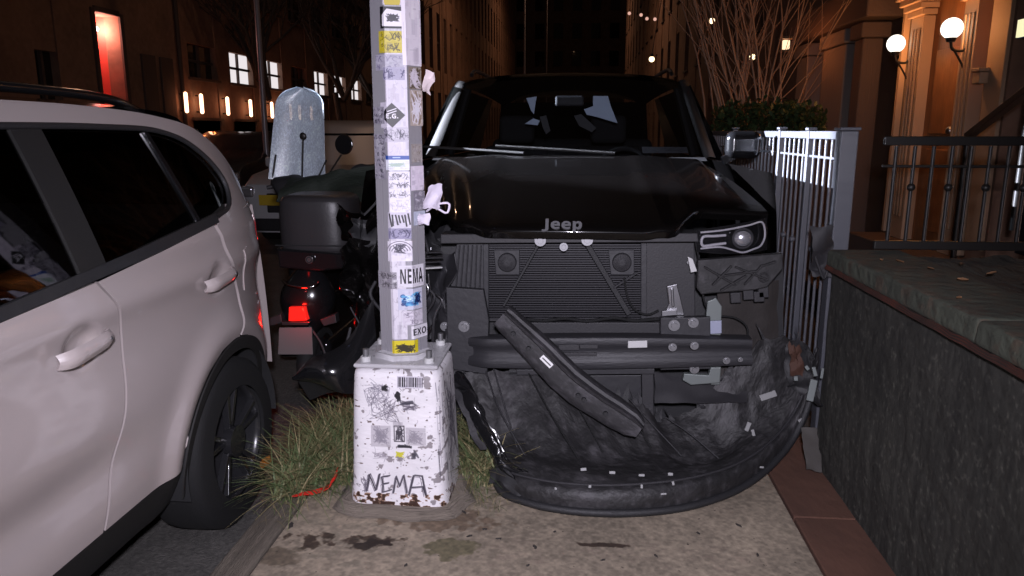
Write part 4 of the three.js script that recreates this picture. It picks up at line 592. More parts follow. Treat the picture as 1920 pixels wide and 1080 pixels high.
  part('bar', thick(grid(50, 20, (u, v) => { const k = v * (prof.length - 1), i = Math.min(prof.length - 2, Math.floor(k)), fr = k - i; const w = lerp(prof[i][0], prof[i + 1][0], fr), h = lerp(prof[i][1], prof[i + 1][1], fr), c = path(u), d = dirAt(u); return [c[0] - d.y * w * secW(u), c[1] + d.x * w * secW(u), c[2] + h]; }), 0.004), std(1, 1, 1, 0.6, { map: rep(dirtyBlack, 1), color: lin(1.25, 1.25, 1.3), bumpMap: rep(roughBump, 1), bumpScale: 0.0015 }), b);
  { const t = 0.36, c = path(t), d = dirAt(t), ang = Math.atan2(d.y, d.x); const g2 = box(-0.03, 0.03, -0.012, 0.012, 0, 0.004, 0.0018); g2.rotateZ(ang); g2.translate(c[0], c[1], c[2] + 0.0125); part('part_label', g2, std(0.8, 0.8, 0.8, 0.6), b).userData.label = 'white printed parts label';
    const g3 = box(-0.024, 0.024, -0.0025, 0.0025, 0, 0.001); g3.rotateZ(ang); g3.translate(c[0], c[1], c[2] + 0.0170); part('print_line', g3, std(0.05, 0.05, 0.05, 0.6), b); }
  for (const t of [0.12, 0.24, 0.62, 0.66, 0.8]) { const c = path(t); part('boss', new THREE.CylinderGeometry(0.009, 0.011, 0.01, 10).rotateX(Math.PI / 2).translate(c[0] - 0.012, c[1] - 0.01, c[2] + 0.016), M.darkPlastic, b); }
  seat(b);
}

// ---------------------------------------------------------------- white SUV parked at the kerb (its tail is up the street)
{
  const CX = -2.28, o = thing('parked_white_car', 'white sport utility vehicle with dark windows parked at the kerb beside the pole', 'car', [CX, ROAD, -1.1]);
  const HANDLES = [[-1.86, 0.868], [-2.655, 0.905]];
  const belt = (z) => lerp(1.005, 1.115, clamp((-1.5 - z) / 1.35));
  const sx = (z, y) => { // skin of the side nearest the kerb
    let x = -1.35;
    if (y > 1.06) x -= 0.34 * (y - 1.06) + 0.12 * (y - 1.06) ** 2;
    x -= 0.16 * Math.max(0, 0.62 - y) ** 1.5;
    x += 0.014 * Math.exp(-(((y - 0.945) / 0.045) ** 2)) - 0.012 * Math.exp(-(((y - 0.80) / 0.10) ** 2)) - 0.030 * Math.exp(-(((y - 0.47) / 0.09) ** 2)) * sstep(-2.35, -1.7, z);
    if (z < -2.72) x -= 0.30 * (-2.72 - z) ** 2;
    if (z < -3.1) x -= 0.9 * (-3.1 - z) ** 2;
    const d = Math.hypot(z + 2.75, y - 0.22); x += 0.022 * Math.exp(-(((d - 0.47) / 0.06) ** 2));
    for (const [hz, hy] of HANDLES) { const q = ((z - hz + 0.012) / 0.062) ** 2 + ((y - hy) / 0.052) ** 2; if (q < 3) x -= 0.024 * Math.exp(-q * q); }
    if (z > 0.3) x -= 0.16 * (z - 0.3) ** 2;
    return x;
  };
  const skin = (fn, nu, nv, t = 0) => { const g = grid(nu, nv, (u, v) => { const [z, y] = fn(u, v); return [sx(z, y) + t, y, z]; }); return g; };
  const both = (name, g, mat, parent = o) => { part(name, g, mat, parent); const m = g.clone(), p = m.attributes.position; for (let i = 0; i < p.count; i++) p.setX(i, 2 * CX - p.getX(i)); if (m.index) { const a = m.index.array; for (let i = 0; i < a.length; i += 3) [a[i + 1], a[i + 2]] = [a[i + 2], a[i + 1]]; m.computeVertexNormals(); } return part(name, m, mat, parent); };
  const AC = [-2.75, 0.22], AR = 0.425, arch = (a) => [AC[0] + AR * Math.cos(a), AC[1] + AR * Math.sin(a)]; // a=0 points to the front (+z)
  const P = (px, py) => { const p = atX(px, py, -1.35); return [p.z, p.y]; };
  const SILL = 0.285;
  const shutA = [[-1.9, SILL], [-1.975, 0.5], [-2.03, 0.66], [-2.052, 0.82], [-2.04, 0.9], [-2.0, 0.975], [-1.955, 1.03]], shutB = [arch(2.02 - 0.35), [-2.85, 0.74], [-2.855, 0.80], [-2.815, 0.88], [-2.765, 0.95], [-2.735, 1.02], [-2.705, 1.10]];
  const A_ = spline(shutA), B_ = spline(shutB), gap = 0.012;
  // front door
  const fdL = [[-0.62, SILL], [-0.70, 0.6], [-0.72, 0.95]], fdLc = spline(fdL);
  both('front_door', thick(skin(coons((u) => { const a = fdLc(0), b = A_(0); return [lerp(a[0], b[0], u), SILL]; }, (u) => { const z = lerp(fdLc(1)[0], A_(1)[0], u); return [z, lerp(fdLc(1)[1], A_(1)[1], Math.min(1, u * 1)) ]; }, (v) => fdLc(v), (v) => A_(v)), 110, 64), 0.018), M.white);
  // rear door: its lower rear edge follows the wheel arch
  const rdBottom = polyline([[-1.9 - gap, SILL], [-2.31, SILL], arch(0.22), arch(0.4), arch(0.7), arch(1.0), arch(1.3), arch(1.55), shutB[0]]);
  const rdRight = spline(shutB.map(([z, y]) => [z + gap, y]));
  const rdLeft = spline(shutA.map(([z, y]) => [z - gap, y]));
  const rdTop = (u) => { const a = rdLeft(1), b = rdRight(1); return [lerp(a[0], b[0], u), lerp(a[1], b[1], u)]; };
  both('rear_door', thick(skin(coons((u) => { const p = rdBottom(u); if (u === 1) return rdRight(0); return p; }, rdTop, rdLeft, rdRight), 90, 70), 0.003), M.white);
  both('door_edge', grid(2, 40, (u, v) => { const [z, y] = rdLeft(v); return [sx(z, y) - 0.02 * u, y, z - 0.001 - 0.004 * u]; }), M.white);
  // rear quarter, round to the tail
  const tail = [[-3.34, 0.30], [-3.38, 0.5], [-3.395, 0.72], [-3.36, 0.9], [-3.31, 1.04], [-3.255, 1.16]];
  const qLeft = spline(shutB.map(([z, y]) => [z - gap, y])), qRight = spline(tail);
  const qBottom = polyline([[shutB[0][0] - gap, shutB[0][1]], arch(1.85), arch(2.1), arch(2.4), arch(2.7), arch(3.0), [-3.22, 0.24], [-3.34, 0.30]]);
  both('rear_quarter', thick(skin(coons(qBottom, (u) => { const a = qLeft(1), b = qRight(1); return [lerp(a[0], b[0], u), lerp(a[1], b[1], u)]; }, qLeft, qRight), 36, 34), 0.018), M.white);
  // front fender (behind the camera's left shoulder)
  both('front_fender', thick(skin((u, v) => { const z = lerp(-0.615 + (v - 0.5) * -0.08, 1.15, u); const a = Math.max(0, 1 - ((z - 0.02) / 0.43) ** 2); return [z, lerp(SILL + 0.43 * Math.sqrt(a) * (a > 0 ? 1 : 0), 0.95 - 0.12 * u * u, v)]; }, 50, 16), 0.006), M.white);
  // door jamb darkness between the panels is real depth: an inner shell
  both('inner_shell', skin((u, v) => [lerp(1.0, -2.86, u), lerp(0.66, 1.0, v)], 20, 8, -0.05), M.cabin);
  both('inner_shell', skin((u, v) => [lerp(-0.5, -2.26, u), lerp(0.16, 0.7, v)], 20, 8, -0.05), M.cabin);
  // glass outline
  const G0 = [[-0.75, 0.995], [-1.5, 1.02], [-2.2, 1.075], [-2.74, 1.125], [-2.90, 1.16], [-2.955, 1.235], [-2.92, 1.31], [-2.78, 1.405], [-2.62, 1.448], [-2.3, 1.462], [-1.8, 1.462], [-1.3, 1.45], [-1.0, 1.41]];
  const glassPane = (z0, z1, bot, top) => skin((u, v) => { const z = lerp(z0(v), z1(v), u); return [z, lerp(bot(z), top(z), v)]; }, 16, 12, -0.012);
  const gb = (z) => polyY(G0.slice(0, 5), z), gt = (z) => polyY(G0.slice(5).reverse(), z);
  function polyY(list, z) { const s = [...list].sort((a, b) => a[0] - b[0]); if (z <= s[0][0]) return s[0][1]; for (let i = 1; i < s.length; i++) if (z <= s[i][0]) return lerp(s[i - 1][1], s[i][1], (z - s[i - 1][0]) / (s[i][0] - s[i - 1][0])); return s[s.length - 1][1]; }
  both('door_window', glassPane((v) => lerp(-0.78, -1.08, v), () => -1.90, (z) => gb(z) + 0.014, (z) => gt(z) - 0.012), M.tintGlass);
  both('door_window', glassPane(() => -2.03, (v) => lerp(-2.60, -2.52, v), (z) => gb(z) + 0.014, (z) => gt(z) - 0.012), M.tintGlass);
  both('quarter_window', glassPane((v) => lerp(-2.63, -2.55, v), (v) => lerp(-2.88, -2.935, Math.sin(v * 3.14)), (z) => gb(z) + 0.014, (z) => gt(z) - 0.012), M.tintGlass);
  both('door_pillar', thick(skin((u, v) => [lerp(-1.905, -2.025, u), lerp(gb(-1.96) - 0.0, gt(-1.96) - 0.006, v)], 4, 10, -0.004), 0.01), M.cladding);
  both('window_divider', thick(skin((u, v) => [lerp(lerp(-2.603, -2.523, v), lerp(-2.628, -2.548, v), u), lerp(gb(-2.61), gt(-2.53) - 0.006, v)], 3, 10, -0.002), 0.01), M.glossBlack);
  both('belt_trim', thick(skin((u, v) => { const z = lerp(-0.74, -2.74, u); return [z, gb(z) + lerp(-0.018, 0.016, v)]; }, 40, 4, 0.004), 0.012), M.darkPlastic);
  both('window_trim', tube(G0.slice(3, 13).map(([z, y]) => V(sx(z, y) - 0.002, y, z)), 0.010, 6, 70), M.darkPlastic);
  // body-coloured frame above the glass, down the rear pillar
  const inner = spline([[-0.95, 1.412], [-1.3, 1.453], [-1.8, 1.465], [-2.3, 1.465], [-2.62, 1.451], [-2.78, 1.408], [-2.92, 1.313], [-2.958, 1.235], [-2.905, 1.157], [-2.74, 1.118]]);
  const outer = spline([[-0.9, 1.47], [-1.3, 1.515], [-1.8, 1.53], [-2.3, 1.525], [-2.66, 1.50], [-2.90, 1.455], [-3.08, 1.36], [-3.17, 1.265], [-3.255, 1.16], [-3.2, 1.13]]);
  both('roof_side', thick(skin((u, v) => { const a = inner(u), b = outer(u); return [lerp(a[0], b[0], v), lerp(a[1], b[1], v)]; }, 70, 8), 0.006), M.white);
  both('roof_side', thick(skin((u, v) => { const b = lerp(-2.735, -3.2, u); return [b, lerp(1.10 + 0.045 * u, 1.122 + 0.01 * u, v)]; }, 12, 3, 0), 0.006), M.white);
  // black roof, rail and fin
  part('roof', grid(24, 30, (u, v) => { const z = lerp(-0.9, -3.1, v), q = u * 2 - 1, e = -sx(z, 1.52) + CX; const y = 1.525 - 0.05 * sstep(0.75, 1, v) - 0.06 * sstep(0.2, 0, v) + 0.05 * (1 - q * q); return [CX + q * Math.abs(e) * 1.0, y - 0.09 * sstep(0.85, 1, v), z]; }), M.glossBlack, o);
  both('roof_rail', tube([V(-1.60, 1.535, -1.0), V(-1.585, 1.565, -1.2), V(-1.585, 1.57, -2.0), V(-1.60, 1.555, -2.5), V(-1.64, 1.515, -2.75)], 0.016, 7, 50), M.glossBlack);
  part('antenna_fin', thick(grid(10, 8, (u, v) => [CX + 0.012 - 0.024 * 0 + lerp(0.02, 0, v) , 1.553 + 0.085 * v * (u < 0.85 ? Math.pow(u / 0.85, 0.6) : 1) - 0.01, -2.55 - 0.17 * u]), 0.03), M.white, o);
  part('spoiler', box(CX - 0.62, CX + 0.62, 1.42, 1.46, -3.22, -3.02, 0.015), M.glossBlack, o);
  part('rear_window', grid(10, 6, (u, v) => [CX + lerp(-0.66, 0.66, u), lerp(1.12, 1.43, v), lerp(-3.27, -3.12, v)]), M.tintGlass, o);
  part('tailgate', grid(14, 10, (u, v) => [CX + lerp(-0.8, 0.8, u), lerp(0.34, 1.12, v), -3.40 - 0.05 * Math.sin(u * 3.14) + 0.1 * v * v]), M.white, o);
  both('tail_light', thick(skin((u, v) => [lerp(-3.17, -3.37, u), lerp(lerp(1.0, 0.90, u), lerp(1.09, 1.03, u), v)], 8, 5, 0.004), 0.02), M.redDim);
  part('bonnet', grid(12, 12, (u, v) => { const q = u * 2 - 1; return [CX + q * 0.84, lerp(0.97, 0.86, v) + 0.06 * (1 - q * q), lerp(-0.62, 1.2, v)]; }), M.white, o);
  part('windscreen', grid(12, 8, (u, v) => { const q = u * 2 - 1; return [CX + q * lerp(0.82, 0.68, v), lerp(1.0, 1.47, v), lerp(-0.22, -0.92, v) - 0.06 * q * q]; }), M.tintGlass, o);
  part('nose', grid(12, 8, (u, v) => { const q = u * 2 - 1; return [CX + q * 0.8, lerp(0.2, 0.86, v), 1.24 - 0.1 * q * q]; }), M.white, o);
  // lower cladding and wheel-arch trim
  both('sill_cladding', thick(grid(40, 8, (u, v) => { const z = lerp(-0.45, -2.36, u); return [lerp(-1.50, sx(z, SILL) - 0.004, Math.pow(v, 0.6)), lerp(0.09, SILL - 0.006, v), z]; }), 0.008), M.cladding);
  both('arch_trim', thick(grid(40, 3, (u, v) => { const a = lerp(-0.12, 3.05, u), r = AR - 0.002 - 0.052 * v; const z = AC[0] + r * Math.cos(a), y = AC[1] + r * Math.sin(a); return [sx(AC[0] + AR * Math.cos(a), AC[1] + AR * Math.sin(a)) + 0.004 - 0.012 * v, y, z]; }), 0.006), M.cladding);
  both('wheel_well', grid(30, 4, (u, v) => { const a = lerp(-0.2, 3.2, u); return [lerp(-1.365, -1.72, v), AC[1] + (AR - 0.03) * Math.sin(a), AC[0] + (AR - 0.03) * Math.cos(a)]; }), M.cabin);
  both('bumper', thick(skin((u, v) => [lerp(-3.16, -3.42, u), lerp(0.14, 0.29, v)], 10, 5, -0.003), 0.01), M.darkPlastic);
  part('rear_bumper', box(CX - 0.75, CX + 0.75, 0.14, 0.36, -3.46, -3.36, 0.03), M.darkPlastic, o);
  part('floor', box(-3.0, -1.56, 0.06, 0.12, -3.3, 1.1), M.cabin, o);
  const rimDark = std(0.02, 0.02, 0.022, 0.25, { clearcoat: 0.6 });
  for (const z of [AC[0], 0.02]) for (const s of [1, -1]) wheelParts(o, CX + s * 0.815, ROAD + 0.348, z, 0.348, 0.225, s, rimDark);
  // handles with their cups
  for (const [hz, hy, par] of [[-1.86, 0.868, 0], [-2.655, 0.905, 1]]) {
    const L = 0.112, xs = -1.352;
    both('handle', thick(grid(28, 10, (u, v) => { const t = u * 2 - 1, a = v * 3.1416; const z = hz - t * L, bow = 0.030 * (1 - Math.pow(Math.abs(t), 5)); const hh = 0.024 * (1 - 0.25 * Math.pow(Math.abs(t), 6)) * (1 - 0.12 * t); return [xs + 0.010 + bow + 0.011 * Math.sin(a), hy + 0.010 * t + lerp(-hh, hh, v), z]; }), 0.012), M.white);
    both('key_lock', new THREE.CylinderGeometry(0.006, 0.006, 0.004, 10).rotateZ(Math.PI / 2).translate(xs + 0.048, hy + 0.008, hz - 0.07), M.steel);
  }
  // fuel flap: a raised outline with a recessed joint
  both('fuel_flap', thick(skin(coons(polyline([[-2.93, 0.80], [-2.99, 0.785], [-3.06, 0.80]]), polyline([[-2.90, 0.975], [-2.96, 0.985], [-3.03, 0.965]]), polyline([[-2.93, 0.80], [-2.90, 0.975]]), polyline([[-3.06, 0.80], [-3.03, 0.965]])), 10, 8, 0.004), 0.006), M.white);
  // cabin
  for (const s of [1, -1]) { part('seat', box(CX + s * 0.42 - 0.24, CX + s * 0.42 + 0.24, 0.4, 1.14, -1.62, -1.42, 0.06), M.cabin, o); part('seat', box(CX + s * 0.42 - 0.12, CX + s * 0.42 + 0.12, 1.16, 1.34, -1.6, -1.5, 0.04), M.cabin, o); }
  part('seat', box(CX - 0.66, CX + 0.66, 0.4, 1.12, -2.62, -2.42, 0.06), M.cabin, o);
  { const p = (px, py) => atX(px, py, -1.52); const doc = grid(4, 8, (u, v) => { const a = p(lerp(lerp(22, 70, v), lerp(62, 108, v), u), lerp(385, 525, v)); return a; }); part('papers', doc, std(0.5, 0.5, 0.52, 0.7, { map: canvasTex(64, 128, (x, w, h) => { x.fillStyle = '#8b8f98'; x.fillRect(0, 0, w, h); for (let k = 0; k < 26; k++) { x.fillStyle = rnd() < 0.5 ? '#d9dde4' : '#3e424c'; x.fillRect(rnd(2, 44), rnd(2, 120), rnd(4, 18), rnd(3, 9)); } }) }), o).userData.label = 'papers stuck inside the front side window'; }
  seat(o);
}

// ---------------------------------------------------------------- scooter
{
  const S = thing('scooter', 'dark motor scooter with a tall scratched windscreen and a black top box', 'scooter', [-1.52, ROAD, -4.4]);
  const A = (x, y, z) => atZ(x, y, z), z0 = -3.95;
  const prof = (pts, z, t, b, mat, name, parent = S) => part(name, plateZ(pts, z, t, b), mat, parent);
  const caseMat = std(0.03, 0.028, 0.03, 0.4, { bumpMap: rep(fineBump, 6), bumpScale: 0.0004 });
  const a = A(516, 470, z0), b = A(652, 370, z0);
  const tc = part('top_box', grid(40, 24, (u, v) => { const an = u * 6.2832, e = 4; const c = Math.cos(an), s = Math.sin(an), q = Math.pow(Math.abs(c) ** e + Math.abs(s) ** e, -1 / e); const k = [0, 0.9, 0.98, 1, 1, 0.97, 0.9, 0.75, 0.0], yy = [0, 0, 0.06, 0.2, 0.7, 0.88, 0.95, 0.99, 1]; const f = v * 8, i = Math.min(7, Math.floor(f)), t = f - i; const r = lerp(k[i], k[i + 1], t); return [(a.x + b.x) / 2 + c * q * r * 0.205, lerp(a.y - 0.015, b.y + 0.01, lerp(yy[i], yy[i + 1], t)), z0 - 0.17 + s * q * r * 0.19]; }), caseMat, S);
  part('lid_seam', box(a.x + 0.01, b.x - 0.01, a.y + 0.03, a.y + 0.036, z0 + 0.012, z0 + 0.02), M.rubber, tc);
  prof([[524, 470], [650, 478], [640, 500], [600, 504], [528, 498]], z0 + 0.03, 0.06, 0.012, M.glossBlack, 'lock_panel', tc);
  { const c = A(580, 487, z0 + 0.062); const em = part('badge', new THREE.CylinderGeometry(0.021, 0.021, 0.008, 20).rotateX(Math.PI / 2).translate(c.x, c.y, c.z), M.steel, tc); part('badge_ring', new THREE.TorusGeometry(0.014, 0.0035, 6, 20).translate(c.x, c.y, c.z + 0.006), M.darkPlastic, em); }
  // tail body
  part('tail_body', grid(24, 20, (u, v) => { const an = lerp(-0.1, Math.PI + 0.1, u), k = Math.sin(v * 2.6 + 0.35); const c = A(566, lerp(505, 640, v), z0); return [c.x + Math.cos(an) * 0.16 * k, c.y, z0 - 0.10 + Math.sin(an) * 0.13 * k]; }), M.glossBlack, S);
  part('grab_rail', tube([A(530, 526, z0 + 0.06), A(540, 534, z0 + 0.09), A(568, 538, z0 + 0.10), A(590, 536, z0 + 0.09), A(597, 530, z0 + 0.06)], 0.008), M.chrome, S);
  const tl = part('tail_light', plateZ([[544, 578], [570, 577], [573, 599], [543, 600]], z0 + 0.05, 0.05, 0.006), M.redLens, S); tl.userData.label = 'small lit red tail light';
  { const c = A(557, 588, z0 + 0.12); bulb(0xff1a10, 0.10, [c.x, c.y, c.z], 1); }
  prof([[528, 604], [580, 604], [576, 609], [530, 609]], z0 + 0.04, 0.03, 0.002, M.steel, 'plate_light', S);
  prof([[524, 615], [584, 614], [586, 664], [522, 664]], z0 + 0.02, 0.004, 0.002, std(0.26, 0.26, 0.27, 0.5, { map: canvasTex(128, 96, (x, w, h) => { x.fillStyle = '#bdbdb8'; x.fillRect(0, 0, w, h); x.fillStyle = '#5a5c60'; for (let k = 0; k < 16; k++) x.fillRect(rnd(8, 100), rnd(10, 80), rnd(4, 20), rnd(3, 14)); }) }), 'number_plate', S);
  for (const [x, s] of [[618, 1], [516, -1]]) { prof([[x - 16, 600], [x + 10, 590], [x + 12, 604], [x - 10, 610]], z0, 0.05, 0.004, M.darkPlastic, 'turn_signal', S); }
  part('mudguard', tube([A(580, 612, z0), A(600, 640, z0 + 0.02), A(610, 664, z0 + 0.03)], 0.008), M.darkPlastic, S);
  // wheels
  for (const [z, x] of [[-4.18, -1.54], [-5.42, -1.70]]) { const g = new THREE.TorusGeometry(0.185, 0.055, 12, 30).rotateY(Math.PI / 2).translate(x, ROAD + 0.24, z); const w = part('wheel', g, M.rubber, S); part('rim', new THREE.CylinderGeometry(0.14, 0.14, 0.05, 24).rotateZ(Math.PI / 2).translate(x, ROAD + 0.24, z), M.metalGrey, w); }
  // frame floor, leg shield, stand
  part('floor_board', box(-1.80, -1.46, 0.10, 0.22, -5.15, -4.2, 0.04), M.glossBlack, S);
  part('leg_shield', grid(14, 16, (u, v) => { const q = u * 2 - 1; return [-1.70 + q * (0.22 - 0.05 * v), lerp(0.15, 0.88, v), -5.12 - 0.08 * v + 0.10 * q * q]; }), M.glossBlack, S);
  part('center_stand', [bar(V(-1.68, 0.12, -4.6), V(-1.74, ROAD, -4.62), 0.012), bar(V(-1.52, 0.12, -4.6), V(-1.46, ROAD, -4.62), 0.012)], M.metalGrey, S);
  // seat and the dark apron that covers the rider's place
  part('seat', box(-1.73, -1.45, 0.72, 0.86, -4.95, -4.3, 0.06), M.rubber, S);
  part('seat_support', box(-1.69, -1.49, 0.14, 0.74, -4.85, -4.15, 0.06), M.glossBlack, S);
  const apron = std(0.012, 0.018, 0.012, 0.75, { bumpMap: rep(roughBump, 2), bumpScale: 0.004 });
  part('lap_apron', thick(crumple(grid(30, 14, (u, v) => { const x = lerp(545, 722, u), top = 336 - 10 * Math.sin(u * 3.1) - 26 * sstep(0.35, 1, u), bot = 374 + 4 * Math.sin(u * 6); const p = A(x, lerp(top, bot, v), -4.75); p.z += 0.28 * v + 0.05 * Math.sin(v * 4 + u * 4); return p; }), 0.03, 7, 6), 0.006), apron, S);
  part('apron_lining', thick(grid(14, 4, (u, v) => { const p = A(lerp(552, 660, u), lerp(366, 366 + 12 * u, v) + 6 * u, -4.25); return p; }), 0.004), std(0.35, 0.35, 0.37, 0.7), S);
  part('handlebar_cover', crumple(new THREE.SphereGeometry(0.1, 20, 14).scale(1.5, 0.9, 0.9).translate(A(548, 352, -4.9).x, A(548, 352, -4.9).y, -4.9), 0.03, 9, 4), M.darkPlastic, S);
  part('handlebar_cover', crumple(new THREE.SphereGeometry(0.1, 20, 14).scale(1.3, 0.9, 0.9).translate(A(690, 330, -4.9).x, A(690, 330, -4.9).y, -4.9), 0.03, 9, 14), M.darkPlastic, S);
  part('handlebar', tube([A(500, 352, -4.95), A(540, 345, -5.0), A(600, 352, -5.05), A(660, 340, -5.0), A(705, 330, -4.92)], 0.014), M.metalGrey, S);
  part('steering_column', bar(V(-1.84, 1.05, -5.05), V(-1.72, 0.4, -5.3), 0.05, 10), M.glossBlack, S);
  part('fork', bar(V(-1.72, 0.45, -5.3), V(-1.70, 0.1, -5.42), 0.03, 8), M.metalGrey, S);
  // mirrors
  { const c = A(645, 271, -4.95); const m = part('mirror', new THREE.CylinderGeometry(0.062, 0.058, 0.02, 24).rotateX(Math.PI / 2).rotateY(-0.2).translate(c.x, c.y, c.z), M.glossBlack, S); part('mirror_rim', new THREE.TorusGeometry(0.061, 0.006, 8, 28).rotateY(-0.2).translate(c.x, c.y, c.z), M.chrome, m); part('mirror_stem', tube([A(640, 290, -4.96), A(622, 318, -4.98), A(606, 345, -5)], 0.006), M.ironDark, m);
    const d = A(568, 255, -4.95); const m2 = part('mirror', new THREE.SphereGeometry(0.024, 14, 10).scale(1, 1, 0.5).translate(d.x, d.y, d.z), M.ironDark, S); part('mirror_stem', tube([A(568, 258, -4.95), A(567, 300, -4.96), A(566, 345, -4.98)], 0.0065), M.ironDark, m2); }
  part('windscreen_strut', bar(A(517, 290, -4.98), A(508, 352, -4.98), 0.007), M.ironDark, S); part('windscreen_strut', bar(A(612, 300, -4.98), A(590, 346, -4.98), 0.006), M.ironDark, S);
  // windscreen: worn acrylic, clear plastic full of fine scratches
  const scr = tex(256, 256, grey((u, v) => { const n = fbm(u, v, 12, 5, 201), g = fbm(u, v, 90, 2, 202); return 0.25 + 0.45 * n + (g > 0.62 ? 0.3 : 0); }), false);
  const haze = tex(256, 256, (u, v) => { const g = fbm(u, v, 70, 3, 212), n = fbm(u, v, 8, 4, 213); const k = 0.84 + 0.12 * n + (g > 0.58 ? 0.12 : 0); return [k * 0.90, k * 0.95, k]; });
  const acrylic = new THREE.MeshPhysicalMaterial({ map: haze, roughness: 0.5, roughnessMap: scr, transmission: 0.3, clearcoat: 0.6, clearcoatRoughness: 0.25, thickness: 0, ior: 1.49, side: THREE.DoubleSide, bumpMap: rep(fineBump, 2), bumpScale: 0.0015 });
  part('windscreen', thick(grid(20, 30, (u, v) => { const q = u * 2 - 1; const c = A(lerp(562, 558, v), lerp(335, 163, v), -5.02); const w = 0.198 * (1 - 0.19 * v) * (v > 0.8 ? Math.sqrt(Math.max(0.02, 1 - ((v - 0.8) / 0.2) ** 2)) : 1); return [c.x + q * w, c.y, -5.02 - 0.10 * v + 0.06 * q * q]; }), 0.004), acrylic, S).userData.label = 'tall scratched translucent windscreen';
  seat(S);
}

// ---------------------------------------------------------------- cars up the street
function farCar(name, label, x, z, body, opts) { // front faces the camera; z is the nose
  const o = thing(name, label, 'car', [x, ROAD, z - 2.2], 'cars parked up the street'), W = opts.w ?? 0.92, Hh = opts.h ?? 1.7, y0 = ROAD;
  const side = [[0.05, 0.3], [0, 0.55], [0.04, 0.82], [0.25, 0.93], [1.05, 1.02], [1.75, Hh - 0.12], [2.1, Hh - 0.01], [3.6, Hh - 0.03], [4.3, 1.1], [4.4, 0.6], [4.35, 0.3]];
  const g = extrude(side.map(([d, y]) => [d, y]), W * 2 - 0.16, 0.08); g.translate(0, 0, -W + 0.08); g.rotateY(Math.PI / 2); g.translate(x, y0, z); // shape x becomes -z
  const p = g.attributes.position; for (let i = 0; i < p.count; i++) { const y = p.getY(i) - y0; if (y > 1.0) p.setX(i, x + (p.getX(i) - x) * (1 - 0.26 * (y - 1.0))); }
  part('body', toCreasedNormals(g, 0.6), body, o);
  part('windshield', grid(8, 4, (u, v) => [x + lerp(-1, 1, u) * lerp(W - 0.12, W - 0.26, v), y0 + lerp(1.06, Hh - 0.13, v), z - lerp(1.06, 1.68, v) + 0.075]), M.pane, o);
  part('grille', box(x - W * 0.62, x + W * 0.62, y0 + 0.5, y0 + 0.76, z + 0.07, z + 0.1, 0.02), M.darkPlastic, o);
  part('bumper', box(x - W * 0.9, x + W * 0.9, y0 + 0.25, y0 + 0.42, z + 0.06, z + 0.11, 0.03), M.darkPlastic, o);
  part('number_plate', box(x - 0.15 + (opts.px ?? 0), x + 0.15 + (opts.px ?? 0), y0 + 0.6, y0 + 0.74, z + 0.1, z + 0.112), opts.plate ?? M.label, o);
  for (const s of [-1, 1]) {
    const lit = opts.lit; const h = part('headlight', box(x + s * W * 0.9 - 0.15, x + s * W * 0.9 + 0.07, y0 + 0.7, y0 + 0.85, z - 0.02, z + 0.085, 0.04), lit ? glow(0.85, 0.92, 1, 5) : std(0.5, 0.5, 0.52, 0.15, { metalness: 0.6, clearcoat: 1 }), o);
    if (lit) { const hx = x + s * W * 0.9 - 0.04; spot(0xe4ecff, lit, [hx, y0 + 0.775, z + 0.12], [hx - 0.1, y0 + 0.45, z + 8], 32, 0.8, 3); }
    const m = part('side_mirror', box(x + s * (W + 0.12) - 0.1, x + s * (W + 0.12) + 0.1, y0 + 1.05, y0 + 1.2, z - 1.35, z - 1.25, 0.04), body, o); m.name = 'side_mirror';
    for (const d of [0.85, 3.5]) { const w = part('wheel', new THREE.CylinderGeometry(0.34, 0.34, 0.24, 26).rotateZ(Math.PI / 2).translate(x + s * (W - 0.07), y0 + 0.34, z - d), M.rubber, o); part('rim', new THREE.CylinderGeometry(0.21, 0.21, 0.25, 20).rotateZ(Math.PI / 2).translate(x + s * (W - 0.065), y0 + 0.34, z - d), M.metalGrey, w); }
  }
  part('roof_rail', [bar(V(x - 0.6, y0 + Hh + 0.07, z - 2.1), V(x - 0.6, y0 + Hh + 0.05, z - 3.5), 0.02), bar(V(x + 0.6, y0 + Hh + 0.07, z - 2.1), V(x + 0.6, y0 + Hh + 0.05, z - 3.5), 0.02)], M.darkPlastic, o);
  return seat(o);
}
farCar('parked_car', 'silver sport utility vehicle with a yellow number plate standing beyond the scooter', -3.62, -9.9, M.silver, { h: 1.68, plate: std(0.6, 0.42, 0.03, 0.5), px: -0.52 });
farCar('parked_car', 'dark hatchback parked against the far sidewalk', -7.0, -13.2, M.darkCar, { h: 1.5 });
farCar('parked_car', 'dark sport utility vehicle parked beyond the white car under the red doorway', -7.1, -6.6, M.darkCar, { h: 1.72 });

